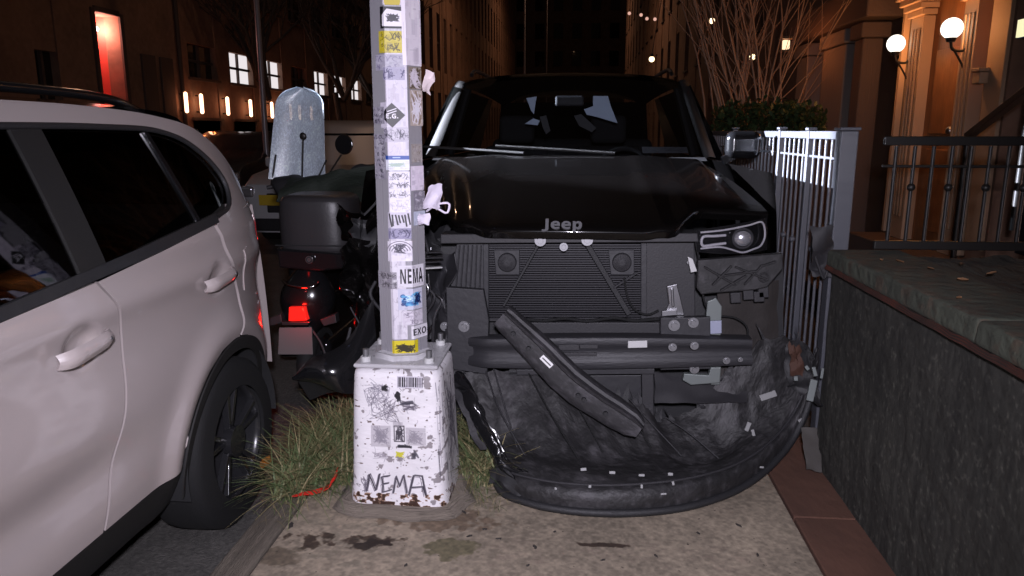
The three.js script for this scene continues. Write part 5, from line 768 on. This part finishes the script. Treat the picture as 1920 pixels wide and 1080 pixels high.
// ---------------------------------------------------------------- left side of the street
structure('far_sidewalk', box(-9.02, -8.05, ROAD - 0.05, ROAD + 0.13, -140, 6), M.stone);
const wallUV = (g) => metreUV(g, 0.4);
function facade(name, label, x, z0, z1, h, mat, { bays, storeys, win, sill = true, dark = M.pane, frameMat = M.darkStone, ground = 0.2, side = 1, lit = {} }) { // wall plane at x, facing +x (side 1) or -x; windows are real recesses with frames
  const o = thing(name, label, 'building', [x - side * 3, ROAD, (z0 + z1) / 2]);
  const ww = (Math.abs(z1 - z0)) / bays, sh0 = h / storeys, d = 0.18;
  // wall built as piers and spandrels so that the openings are real
  for (let b = 0; b <= bays; b++) { const zc = z0 - b * ww, hw = ww * (1 - win[0]) / 2; const za = Math.min(z0, zc + hw), zb = Math.max(z1, zc - hw); part('pier', wallUV(box(x - side * d, x, ROAD, ROAD + h, zb, za)), mat, o); }
  for (let s = 0; s <= storeys; s++) { const yb = s === 0 ? 0 : s * sh0 - sh0 * (1 - win[1]) / 2, yt = s === storeys ? h : s * sh0 + (s === 0 ? ground : sh0 * (1 - win[1]) / 2); if (yt > yb) part('spandrel', wallUV(box(x - side * d, x - side * 0.03, ROAD + yb, ROAD + yt, z1 + 0.01, z0 - 0.01)), mat, o); }
  for (let b = 0; b < bays; b++) for (let s = 0; s < storeys; s++) {
    const zc = z0 - (b + 0.5) * ww, hw = ww * win[0] / 2, yb = ROAD + s * sh0 + (s === 0 ? ground : sh0 * (1 - win[1]) / 2), yt = ROAD + (s + 1) * sh0 - sh0 * (1 - win[1]) / 2; const key = b + ',' + s; if (lit[key] === null) continue;
    const w = part('window', box(x - side * (d - 0.012), x - side * (d - 0.03), yb, yt, zc - hw, zc + hw), lit[key] ?? dark, o);
    part('frame', [box(x - side * (d - 0.03), x - side * 0.09, yb, yt, zc - 0.03, zc + 0.03), box(x - side * (d - 0.03), x - side * 0.10, (yb + yt) / 2 - 0.03, (yb + yt) / 2 + 0.03, zc - hw, zc + hw)], frameMat, w);
    if (sill) part('sill', box(x - side * 0.02, x + side * 0.06, yb - 0.07, yb - 0.005, zc - hw - 0.06, zc + hw + 0.06), frameMat, w);
  }
  part('cornice', box(x - side * 0.2, x + side * 0.25, ROAD + h + 0.002, ROAD + h + 0.3, z1, z0), frameMat, o);
  part('back', box(x - side * 6, x - side * (d + 0.35), ROAD, ROAD + h, z1 + 0.01, z0 - 0.01), M.darkStone, o);
  return o;
}
const orange = glow(0.55, 0.24, 0.03, 0.35);
{ const b = facade('brick_building', 'dark brownstone building with an orange window beside the red lit doorway', -9.0, -8.2, -13.3, 7.2, M.brown, { bays: 3, storeys: 2, win: [0.34, 0.62], lit: { '1,0': orange } }); seat(b); }
{ // doorway building
  const z0 = -13.3, z1 = -16.8, x = -9, o = thing('doorway_building', 'dark building with a tall glowing red doorway', 'building', [-11, ROAD, -15]);
  const dz0 = -13.85, dz1 = -14.62, top = 3.62;
  part('wall', [box(x - 0.3, x, ROAD, 7.2, dz0, z0), box(x - 0.3, x, ROAD, 7.2, z1, dz1), box(x - 0.3, x, top, 7.2, dz1, dz0)].map(wallUV), M.brown, o);
  const red = std(0.62, 0.10, 0.075, 0.7, { bumpMap: rep(fineBump, 1), bumpScale: 0.002 });
  part('recess', [box(x - 1.6, x - 0.3, ROAD, top, dz0, dz0 + 0.05), box(x - 1.6, x - 0.3, ROAD, top, dz1 - 0.05, dz1), box(x - 1.66, x - 1.6, ROAD, top, dz1 - 0.05, dz0 + 0.05), box(x - 1.6, x - 0.3, top, top + 0.05, dz1 - 0.05, dz0 + 0.05)], red, o);
  part('door', box(x - 1.58, x - 1.53, ROAD + 0.1, 2.9, dz1 + 0.05, dz0 - 0.05), std(0.5, 0.12, 0.09, 0.5), o);
  part('frame', [box(x - 0.02, x + 0.04, ROAD, top + 0.06, dz1 - 0.12, dz1 - 0.002), box(x - 0.02, x + 0.04, ROAD, top + 0.06, dz0 + 0.002, dz0 + 0.1), box(x - 0.02, x + 0.04, top + 0.002, top + 0.1, dz1, dz0)], M.darkStone, o);
  part('floor', box(x - 1.6, x, ROAD, ROAD + 0.14, dz1, dz0), M.stone, o);
  for (const zc of [-15.5, -16.2]) part('shutter', box(x + 0.002, x + 0.05, 0.4, 3.0, zc - 0.25, zc + 0.25, 0.01), M.darkStone, o);
  part('downpipe', bar(V(x + 0.08, ROAD, -16.7), V(x + 0.08, 7, -16.7), 0.05, 8), M.darkStone, o);
  part('back', box(-14, x - 1.7, ROAD, 7.2, z1 + 0.01, z0 - 0.01), M.darkStone, o);
  part('back', box(x - 1.68, x - 0.32, top + 0.08, 7.2, z1 + 0.01, z0 - 0.01), M.darkStone, o);
  part('lamp', new THREE.SphereGeometry(0.055, 14, 10).translate(x - 0.35, 3.38, -14.42), glow(1, 0.8, 0.75, 6), o); bulb(0xffb0a0, 3.4, [x - 0.35, 3.38, -14.42], 2.5);
  seat(o);
}
const brightPane = glow(1, 0.93, 0.95, 0.85);
{ const b = facade('garage_building', 'long low brown building with bright upper windows and a row of tube lights', -9.0, -16.85, -38, 6.4, M.brown, { bays: 10, storeys: 3, win: [0.66, 0.36], ground: 1.9, lit: Object.fromEntries([1, 2, 4, 5, 6].map((i) => [i + ',1', brightPane])) }); seat(b); }
// row of upright tube lights on its wall
for (const px of [349, 378, 427, 470, 510, 531, 545, 562, 584]) {
  const p = atX(px, lerp(192, 213, (px - 349) / 235), -8.86); const o = thing('tube_light', 'upright glowing amber tube light on the brown building wall', 'light', [p.x, p.y - 0.25, p.z], 'row of amber tube lights');
  const h = 0.23; part('tube', new THREE.CapsuleGeometry(0.042, h * 2 - 0.08, 4, 10).translate(p.x, p.y, p.z), glow(1, 0.55, 0.32, 5), o);
  part('bracket', [box(p.x - 0.139, p.x - 0.03, p.y - 0.2, p.y - 0.17, p.z - 0.012, p.z + 0.012), box(p.x - 0.139, p.x - 0.03, p.y + 0.17, p.y + 0.2, p.z - 0.012, p.z + 0.012)], M.ironDark, o);
  bulb(0xff7a38, 0.16, [p.x + 0.09, p.y, p.z], 3); seat(o);
}
{ const b = facade('long_building', 'long pale stone building with rows of tall narrow windows', -8.0, -38.2, -96, 26, std(1, 1, 1, 0.9, { map: rep(brickTone, 0.3), bumpMap: rep(roughBump, 0.5), bumpScale: 0.004, color: lin(1.25, 1.2, 1.15) }), { bays: 26, storeys: 6, win: [0.46, 0.72], ground: 0.8, sill: false }); seat(b); }
{ const b = facade('tall_building', 'dim brown apartment building on the right far up the street', 4.6, -19, -80, 24, std(1, 1, 1, 0.9, { map: rep(brickTone, 0.4), bumpMap: rep(roughBump, 0.5), bumpScale: 0.004 }), { bays: 18, storeys: 7, win: [0.36, 0.58], side: -1 }); seat(b); }
{ const o = thing('distant_block', 'dim apartment block closing the view at the end of the street', 'building', [0, ROAD, -118]); part('wall', wallUV(box(-30, 40, ROAD, 40, -122, -118)), M.brown, o); for (let i = 0; i < 14; i++) for (let j = 0; j < 8; j++) part('window', box(-18 + i * 2.8, -16.6 + i * 2.8, 3 + j * 4, 5.2 + j * 4, -118.002, -117.95), M.pane, o); seat(o); }
// street lamps up the street: thin poles with a dim sodium head
for (const [px, z, hgt] of [[494, -14.5, 8.5], [0, -45, 13], [0, -75, 17]]) {
  const x = px ? atZ(px, 200, z).x : -3.2, o = thing('street_lamp', z > -20 ? 'thin pale street lamp pole standing at the far kerb' : z > -50 ? 'tall thin street lamp pole before the long stone building' : 'very distant tall street lamp pole near the end of the street', 'street lamp', [x, ROAD, z]);
  part('pole', bar(V(x, ROAD, z), V(x, hgt, z), 0.06, 10, 0.04), M.galv, o); part('arm', tube([V(x, hgt - 0.03, z), V(x + 0.5, hgt + 0.35, z), V(x + 1.7, hgt + 0.45, z)], 0.03), M.galv, o);
  const hd = part('lamp_head', box(x + 1.6, x + 2.2, hgt + 0.38, hgt + 0.5, z - 0.13, z + 0.13, 0.05), M.galv, o); part('lamp_glass', box(x + 1.68, x + 2.12, hgt + 0.365, hgt + 0.379, z - 0.09, z + 0.09), glow(1, 0.62, 0.36, 4), hd);
  spot(0xffc8a0, z > -20 ? 9 : 95, [x + 1.9, hgt + 0.33, z], [x + 1.9, 0, z], 85, 0.6, 5);
  seat(o);
}
// bare trees
function branches(p, d, len, r, depth, out, spread, up) {
  const steps = 3; let a = p.clone(), dir = d.clone();
  for (let s = 0; s < steps; s++) { const nd = dir.clone().add(V(rnd(-1, 1), rnd(-0.6, 1) * up, rnd(-1, 1)).multiplyScalar(0.16)).normalize(); const b = a.clone().addScaledVector(nd, len / steps); out.push(bar(a, b, r * (1 - s * 0.12), depth > 1 ? 6 : 4, r * (1 - (s + 1) * 0.12))); a = b; dir = nd; if (depth > 0 && s > 0) { const k = depth > 2 ? 2 : 2; for (let q = 0; q < k; q++) branches(a, dir.clone().add(V(rnd(-1, 1), rnd(-0.2, 0.9), rnd(-1, 1)).multiplyScalar(spread)).normalize(), len * rnd(0.55, 0.78), r * 0.55, depth - 1, out, spread, up); } }
}
for (const [px, z, h, lab] of [[508, -18.2, 3.0, 'bare street tree in front of the nearer bright windows'], [648, -22.5, 3.2, 'bare street tree in front of the farther bright windows'], [702, -29, 3.6, 'bare street tree near the corner of the long stone building']]) {
  const x = atZ(px, 240, z).x, o = thing('bare_tree', lab, 'tree', [x, ROAD, z], 'bare street trees'); const tr = [], cr = [];
  branches(V(x, ROAD, z), V(0.05, 1, 0), h * 0.85, 0.13, 0, tr, 0.5, 1); const top = V(x, ROAD + h * 0.78, z); for (let k = 0; k < 5; k++) branches(top, V(rnd(-0.8, 0.8), 1, rnd(-0.5, 0.5)).normalize(), h * 0.55, 0.07, 3, cr, 0.75, 1);
  part('trunk', tr, M.bark, o); part('crown', cr, M.bark, o); seat(o);
}

// ---------------------------------------------------------------- right: brownstone house with globe lamps
{
  const X = 2.9, o = thing('brownstone_house', 'warm lit brownstone entrance with wooden door and cream pilasters behind the railings', 'house', [X + 1, 0, -7]);
  const zOf = (px) => atX(px, 245, X).z;
  part('wall', wallUV(box(X + 0.55, X + 0.8, 0, 6, -14, zOf(1660))), M.darkStone, o);
  part('wall', [box(X + 0.25, X + 0.5, 3.3, 6, zOf(1660), zOf(1832)), box(X + 0.02, X + 0.5, 0, 6, zOf(1832), zOf(1872)), box(X + 0.25, X + 0.5, 0, 6, zOf(1872), -2.2)].map(wallUV), M.brown, o);
  const door = part('door', box(X + 0.07, X + 0.13, 0.5, 3.3, zOf(1715), zOf(1787), 0.004), M.wood, o);
  { const zA = zOf(1718), zB = zOf(1783); for (const [y0, y1] of [[0.62, 1.3], [1.42, 2.1], [2.22, 3.1]]) part('panel', box(X + 0.055, X + 0.072, y0, y1, Math.min(zA, zB) + 0.09, Math.max(zA, zB) - 0.09, 0.008), M.wood, door); part('handle', new THREE.SphereGeometry(0.035, 12, 8).translate(X + 0.03, 1.45, zB - 0.08), M.steel, door); }
  for (const [a, b] of [[1692, 1715], [1787, 1812]]) { const z0 = zOf(a), z1 = zOf(b), pl = part('pilaster', [box(X - 0.02, X + 0.1, 0.5, 2.40, z0, z1, 0.006)], M.cream, o); const zm = (z0 + z1) / 2; for (const s of [-0.06, 0, 0.06]) part('flute', box(X - 0.034, X - 0.021, 0.7, 2.3, zm + s - 0.014, zm + s + 0.014, 0.005), M.cream, pl);
    for (let k = 0; k < 4; k++) part('capital_moulding', box(X - 0.05 - k * 0.03, X + 0.12, 2.405 + k * 0.05, 2.452 + k * 0.05, z0 - 0.03 - k * 0.02, z1 + 0.03 + k * 0.02, 0.008), M.cream, pl); }
  for (let k = 0; k < 4; k++) part('door_hood', box(X - 0.18 - 0.07 * k, X + 0.28, 2.62 + k * 0.09, 2.702 + k * 0.09, zOf(1690) - 0.12 - 0.03 * k, zOf(1812) + 0.12 + 0.03 * k, 0.012), M.cream, o);
  part('side_light', box(X + 0.1, X + 0.14, 0.5, 3.3, zOf(1660), zOf(1690) + 0.002), M.pane, o); part('side_light_frame', [box(X + 0.05, X + 0.11, 0.5, 3.3, zOf(1661), zOf(1665), 0.004), box(X + 0.05, X + 0.11, 0.5, 3.3, zOf(1684), zOf(1688), 0.004)], M.cream, o);
  part('reveal', box(X + 0.12, X + 0.3, 0.5, 3.3, zOf(1813), zOf(1830)), M.darkStone, o);
  part('panel_board', box(X - 0.01, X + 0.018, 0.6, 3.2, zOf(1836), zOf(1869), 0.004), M.cream, o);
  part('shutter', box(X + 0.2, X + 0.248, 0.6, 3.3, zOf(1876), zOf(1905), 0.006), std(0.02, 0.025, 0.04, 0.5), o);
  // mail box
  { const p = atX(1837, 141, X - 0.05); part('mail_box', [box(X - 0.075, X - 0.012, p.y - 0.06, p.y + 0.02, p.z - 0.05, p.z + 0.05, 0.008), box(X - 0.085, X - 0.011, p.y + 0.024, p.y + 0.05, p.z - 0.055, p.z + 0.055, 0.006)], M.cream, o); }
  // portico columns further along
  for (const [a, b, mat] of [[1500, 1520, M.stone], [1548, 1590, M.stone], [1606, 1622, M.darkStone]]) { const z0 = zOf(a), z1 = zOf(b), m = part('column', box(X - 0.1, X + 0.1, 0, 2.35, z0, z1, 0.02), mat, o); part('capital', box(X - 0.14, X + 0.15, 2.352, 2.5, z0 - 0.05, z1 + 0.05, 0.02), mat, m); part('base', box(X - 0.14, X + 0.15, 0.002, 0.4, z0 - 0.05, z1 + 0.05, 0.02), mat, m); }
  part('portico_beam', box(X - 0.18, X + 0.2, 2.52, 2.85, zOf(1490), zOf(1640), 0.02), M.darkStone, o);
  part('stoop', [box(X - 0.9, X + 0.3, 0, 0.17, zOf(1670), zOf(1840), 0.01), box(X - 0.6, X + 0.3, 0.171, 0.33, zOf(1670), zOf(1840), 0.01), box(X - 0.3, X + 0.3, 0.331, 0.5, zOf(1670), zOf(1840), 0.01)], M.darkStone, o);
  seat(o);
  const hr = thing('stair_handrail', 'sloping brown handrail rising beside the house entrance', 'handrail', [2.45, 0.93, -3.9]);
  const a = atX(1815, 256, 2.45), b = atX(1935, 163, 2.45); part('rail', beam(a, b, 0.04, 0.05, V(1, 0, 0)), std(0.05, 0.03, 0.022, 0.5), hr); part('post', bar(V(a.x, 0.02, a.z), a, 0.018), M.ironDark, hr); part('post', bar(V(b.x, 0.9, b.z), b, 0.018), M.ironDark, hr); seat(hr);
  for (const [px, py, lab] of [[1680, 82, 'glowing white globe wall lamp on the pilaster beside the dark side light'], [1785, 53, 'glowing white globe wall lamp on the pilaster beside the mail box']]) {
    const p = atX(px, py, X - 0.14), l = thing('globe_lamp', lab, 'lamp', [p.x, p.y - 0.2, p.z], 'globe lamps by the entrance');
    part('globe', new THREE.SphereGeometry(0.076, 24, 16).translate(p.x, p.y, p.z), glow(1, 0.93, 0.82, 2.2), l);
    part('bracket', [tube([V(p.x, p.y - 0.085, p.z), V(p.x + 0.02, p.y - 0.15, p.z), V(p.x + 0.1, p.y - 0.16, p.z), V(X - 0.022, p.y - 0.14, p.z)], 0.011), tube([V(p.x + 0.02, p.y - 0.14, p.z), V(p.x + 0.1, p.y - 0.26, p.z), V(X - 0.022, p.y - 0.3, p.z)], 0.008), new THREE.CylinderGeometry(0.04, 0.03, 0.03, 12).translate(p.x, p.y - 0.083, p.z)], M.ironDark, l);
    bulb(0xffa75c, 0.95, [p.x, p.y, p.z], 3.5); seat(l);
  }
  { const p = atX(1917, 52, X - 0.05), l = thing('lit_sign', 'small lit pale sign on the house wall at the frame edge', 'sign', [p.x, p.y - 0.08, p.z]); part('face', box(p.x - 0.002, p.x + 0.012, p.y - 0.055, p.y + 0.055, p.z - 0.06, p.z + 0.06), glow(0.9, 0.85, 0.5, 1.1), l); part('edge', box(p.x + 0.013, p.x + 0.29, p.y - 0.06, p.y + 0.06, p.z - 0.065, p.z + 0.065, 0.004), std(0.02, 0.06, 0.3, 0.5), l); seat(l); }
}
// planter with clipped hedge and upright twigs
{
  const hx = 1.78, hz = -7.4, o = thing('hedge', 'low dark evergreen hedge in a planter box behind the railing', 'hedge', [hx, 0, hz]);
  part('planter', box(hx - 0.46, hx + 0.46, 0.0, 1.3, hz - 0.3, hz + 0.3, 0.02), M.darkStone, o);
  const lf = []; const base = grid(1, 2, (u, v) => [(u - 0.5) * 0.022 * (v === 0.5 ? 1.6 : 0.6), 0.004 * Math.abs(u - 0.5), v * 0.055]).toNonIndexed();
  for (let k = 0; k < 2600; k++) { const g = base.clone(); g.rotateX(rnd(-1.2, 0.6)); g.rotateY(rnd(0, 6.28)); g.rotateZ(rnd(-0.5, 0.5)); const a = rnd(0, 6.283), q = Math.pow(rnd(), 0.4), e = rnd(-1, 1); g.translate(hx + Math.cos(a) * q * 0.52, 1.5 + e * 0.24 * Math.sqrt(Math.max(0, 1 - q * q * 0.8)) + 0.06 * N3.noise(a * 3, q * 4, 2), hz + Math.sin(a) * q * 0.36); lf.push(g); }
  part('foliage', lf, std(0.03, 0.052, 0.018, 0.5, { transmission: 0 }), o); seat(o);
  const t = thing('bare_shrub', 'bare many-stemmed shrub fanning upward above the hedge', 'shrub', [1.75, 0, -8.2]); const st = [], fine = [];
  for (let k = 0; k < 26; k++) { const b = V(1.75 + rnd(-0.35, 0.35), 0.3, -8.2 + rnd(-0.25, 0.25)), lean = rnd(-0.42, 0.42); let p = b, d = V(lean * 0.5, 1, rnd(-0.15, 0.15)).normalize(); const n = 7, L = rnd(2.4, 3.6); for (let s = 0; s < n; s++) { d.add(V(lean * 0.06 + rnd(-0.13, 0.13), rnd(-0.02, 0.05), rnd(-0.1, 0.1))).normalize(); const q = p.clone().addScaledVector(d, L / n); st.push(bar(p, q, 0.016 * (1 - s / n * 0.7), 5, 0.016 * (1 - (s + 1) / n * 0.7))); if (s > 2) for (let w = 0; w < 2; w++) { const e = q.clone().addScaledVector(d.clone().add(V(rnd(-0.7, 0.7), 0, rnd(-0.4, 0.4))).normalize(), rnd(0.3, 0.9)); fine.push(bar(q, e, 0.005, 4, 0.002)); } p = q; } }
  part('stems', st, M.twig, t); part('twigs', fine, M.twig, t); seat(t);
}
// small warm bulbs and a lantern
for (const [px, py, z, r, lab] of [[1335, 39, -9.3, 0.032, 'small round warm bulb strung among the shrub twigs'], [1410, 107, -9.0, 0.036, 'small warm bulb hanging low behind the shrub twigs'], [1222, 111, -13, 0.045, 'small warm bulb hanging above the wrecked car roof']]) {
  const p = atZ(px, py, z), l = thing('string_bulb', lab, 'light bulb', [p.x, p.y - r, p.z]); part('bulb', new THREE.SphereGeometry(r, 14, 10).translate(p.x, p.y, p.z), glow(1, 0.72, 0.42, 4), l); part('socket', new THREE.CylinderGeometry(r * 0.5, r * 0.6, r * 1.2, 10).translate(p.x, p.y + r * 1.4, p.z), M.ironDark, l); part('cable', bar(V(p.x, p.y + r * 1.9, p.z), V(p.x + 0.3, p.y + 2.2, p.z), 0.006, 4), M.ironDark, l);
  bulb(0xff8a45, 0.22, [p.x, p.y, p.z], 1.6); seat(l);
}
{ const p = atZ(1473, 84, -9.2), l = thing('hanging_lantern', 'small lit box lantern hanging from the portico beam', 'lantern', [p.x, p.y - 0.08, p.z]); part('glass', box(p.x - 0.04, p.x + 0.04, p.y - 0.05, p.y + 0.05, p.z - 0.04, p.z + 0.04, 0.015), glow(1, 0.7, 0.42, 1.6), l); part('frame', [box(p.x - 0.07, p.x + 0.07, p.y + 0.061, p.y + 0.085, p.z - 0.07, p.z + 0.07), box(p.x - 0.065, p.x + 0.065, p.y - 0.08, p.y - 0.062, p.z - 0.065, p.z + 0.065)], M.ironDark, l); part('chain', bar(V(p.x, p.y + 0.08, p.z), V(p.x, 2.6, p.z), 0.006, 4), M.ironDark, l); bulb(0xff8a45, 0.35, [p.x, p.y, p.z], 1.5); seat(l); }
for (const [px, py] of [[1180, 25], [1202, 28], [1213, 35], [1228, 36]]) { const p = atZ(px, py, -17), l = thing('cluster_bulb', 'dim pink bulb in the high cluster above the wrecked car', 'light bulb', [p.x, p.y - 0.04, p.z], 'high cluster of dim bulbs'); part('bulb', new THREE.SphereGeometry(0.035, 10, 8).translate(p.x, p.y, p.z), glow(0.9, 0.5, 0.4, 0.9), l); part('cable', bar(V(p.x, p.y + 0.03, p.z), V(p.x + 0.2, p.y + 2.5, p.z), 0.005, 4), M.ironDark, l); seat(l); }

// ---------------------------------------------------------------- lamps outside the frame that the photograph shows the effect of
{ const l = thing('video_light', 'square video lamp held above the camera', 'lamp', [VIDEO[0], VIDEO[1] - 0.08, VIDEO[2] + 0.05]); part('housing', box(VIDEO[0] - 0.07, VIDEO[0] + 0.07, VIDEO[1] - 0.05, VIDEO[1] + 0.05, VIDEO[2] + 0.04, VIDEO[2] + 0.08, 0.01), M.darkPlastic, l); part('diffuser', box(VIDEO[0] - 0.06, VIDEO[0] + 0.06, VIDEO[1] - 0.042, VIDEO[1] + 0.042, VIDEO[2] + 0.03, VIDEO[2] + 0.039), glow(1, 0.96, 0.98, 2), l); part('handle', bar(V(VIDEO[0], VIDEO[1] - 0.05, VIDEO[2] + 0.06), V(VIDEO[0], VIDEO[1] - 0.3, VIDEO[2] + 0.1), 0.015, 8), M.darkPlastic, l); seat(l); }
{ const [x, y, z] = FLOOD, l = thing('work_floodlight', 'bright work floodlight on a tripod standing in the street', 'floodlight', [x, ROAD, z]); part('housing', box(x - 0.16, x - 0.05, y - 0.13, y + 0.13, z - 0.17, z + 0.17, 0.02), M.darkPlastic, l); part('lens', box(x - 0.05, x - 0.042, y - 0.11, y + 0.11, z - 0.15, z + 0.15), glow(0.9, 0.95, 1, 3), l); part('pole', bar(V(x - 0.1, 0.5, z), V(x - 0.1, y - 0.12, z), 0.02, 8), M.galv, l); part('added_light_flap', box(x + 0.44, x + 0.46, y - 0.30, y - 0.140, z - 0.2, z + 0.2, 0.004), M.darkPlastic, l); part('added_light_flap', box(x + 0.44, x + 0.46, y - 0.088, y + 0.12, z - 0.2, z + 0.2, 0.004), M.darkPlastic, l); for (let k = 0; k < 3; k++) part('leg', bar(V(x - 0.1, 0.6, z), V(x - 0.1 + 0.5 * Math.cos(k * 2.1), ROAD, z + 0.5 * Math.sin(k * 2.1)), 0.014, 6), M.galv, l); seat(l); }  // two flaps added to keep the beam off scooter, hood and handrail

// ---------------------------------------------------------------- grass, leaves and debris
{
  const blade = (() => { const g = grid(1, 6, (u, v) => [(u - 0.5) * 0.009 * (1 - v * 0.85), v * 0.9 - 0.28 * v * v, 0.75 * v * v]); return g; })();
  const gm = new THREE.MeshPhysicalMaterial({ color: lin(1, 1, 1), roughness: 0.6, side: THREE.DoubleSide });
  const spots = []; const inBase = (x, z) => Math.abs(x + 0.672) < 0.25 && Math.abs(z + 2.8) < 0.25;
  let guard = 0; while (spots.length < 5200 && guard++ < 40000) { const x = rnd(-1.17, -0.36), z = rnd(-4.9, -2.62); if (inBase(x, z)) continue; if (z > -3.2 && x > -0.94 && x < -0.40) continue; if (z > -3.0 && x > -0.42) continue; if (x > -0.5 && z > -2.86) continue; const edge = x < -0.93 ? sstep(-2.60, -2.85, z) : 1; if (rnd() > edge * 0.95 + 0.03) continue; spots.push([x, z]); }
  for (let k = 0; k < 2600; k++) { const x = rnd(-1.2, -0.9), z = rnd(-3.3, -2.66); if (z > -2.70 && x > -1.12) continue; if (x > -1.08 && z > -2.80) continue; spots.push([x, z]); }
  for (let k = 0; k < 700; k++) spots.push([rnd(-0.46, -0.3), rnd(-3.2, -2.84)]);
  const im = new THREE.InstancedMesh(blade, gm, spots.length), m = new THREE.Matrix4(), q = new THREE.Quaternion(), e = new THREE.Euler();
  spots.forEach(([x, z], i) => { const s = rnd(0.12, 0.34); e.set(rnd(-0.25, 0.75), rnd(0, 6.283), rnd(-0.3, 0.3), 'YXZ'); m.compose(V(x, -0.01, z), q.setFromEuler(e), V(s * rnd(2, 3.6), s, s)); im.setMatrixAt(i, m); const dry = rnd(); im.setColorAt(i, dry < 0.3 ? lin(0.27, 0.225, 0.115) : dry < 0.6 ? lin(0.17, 0.18, 0.08) : lin(0.10, 0.14, 0.055)); });
  im.name = 'long_grass'; im.userData = { kind: 'stuff', label: 'long tangled grass growing round the pole base', category: 'grass' }; im.castShadow = im.receiveShadow = true; scene.add(im);
  // flattened straw along the kerb
  const tuft = new THREE.InstancedMesh(blade, gm, 240); for (let i = 0; i < 240; i++) { const c = i < 120 ? [rnd(-1.2, -1.04), rnd(-2.9, -2.5)] : [rnd(-0.44, -0.28), rnd(-2.86, -2.66)]; const s = rnd(0.05, 0.13); e.set(rnd(0.2, 1.2), rnd(0, 6.283), 0, 'YXZ'); m.compose(V(c[0], 0.0, c[1]), q.setFromEuler(e), V(s * 3, s, s)); tuft.setMatrixAt(i, m); tuft.setColorAt(i, rnd() < 0.5 ? lin(0.2, 0.16, 0.085) : lin(0.09, 0.11, 0.045)); }
  tuft.name = 'grass_tufts'; tuft.userData = { kind: 'stuff', label: 'thin dry grass tufts in the pavement joints', category: 'grass' }; tuft.castShadow = tuft.receiveShadow = true; scene.add(tuft);
}
{ const p = spline([[548, 930], [575, 926], [600, 921], [620, 910], [628, 893], [634, 878]].map(([x, y]) => { const q = atY(x, y, 0.045 + 0.05 * sstep(600, 634, x)); return [q.x, q.y, q.z]; }));
  solo('lens_shard', thick(crumple(grid(20, 3, (u, v) => { const a = p(u); const w = 0.036 * Math.sin(0.25 + u * 2.7); return [a[0] + 0.3 * w * (v - 0.5), a[1] + 0.25 * w * v, a[2] - w * (v - 0.5)]; }), 0.006, 30, 3), 0.003), M.redPlastic, 'long curved red plastic light shard lying in the grass by the pole base', 'debris'); }
{ const c = atY(498, 870, 0.03); solo('leaf', thick(grid(6, 6, (u, v) => [c.x + (u - 0.5) * 0.05 * Math.sin(v * 3.1), 0.03 + 0.02 * v, c.z - (v - 0.5) * 0.09]), 0.001), M.amberDim, 'single yellow orange leaf in the grass beside the white car tyre', 'leaf'); }
const shardMat = std(0.035, 0.03, 0.027, 0.8);
const shards = [[545, 985, 16, 'thin black plastic sliver on the concrete by the kerb joint'], [908, 992, 7], [935, 1010, 6], [1003, 1025, 10], [1040, 997, 5], [880, 1005, 6], [1310, 1000, 6], [1385, 985, 7], [1230, 1042, 6], [990, 1060, 6], [1420, 1040, 6], [760, 1060, 6], [1130, 1050, 5], [870, 960, 8]];
for (const [x, y, s, lab] of shards) { const p = atY(x, y, 0.004), k = 0.85 * s * -p.z / F; const g = extrude([[-1, -0.2], [-0.3, -0.32], [0.25, -0.25], [1, 0.05], [0.3, 0.3], [-0.2, 0.12], [-0.8, 0.25]].map(([a, b]) => [a * k * rnd(0.6, 1.4), b * k * rnd(0.8, 1.6)]), 0.003, 0.0006); g.rotateX(-Math.PI / 2); g.rotateY(rnd(0, 6)); g.translate(p.x, 0.003, p.z); solo('plastic_shard', g, shardMat, lab ?? 'small black plastic shard on the stained concrete', 'debris', lab ? undefined : 'plastic shards on the concrete'); }
{ const p = atY(1512, 868, 0.008), p2 = atY(1500, 886, 0.008); solo('metal_shard', thick(crumple(grid(6, 8, (u, v) => { const a = atZ(lerp(1502, 1530, u) + 8 * v, lerp(800, 880, v), -3.05 + 0.0); a.y = Math.max(0.012, a.y); a.z += 0.02 * u; return a; }), 0.01, 20, 5), 0.003), std(0.06, 0.055, 0.05, 0.7), 'grey torn sheet standing between the bumper end and the wall', 'debris'); }

renderer.render(scene, camera);
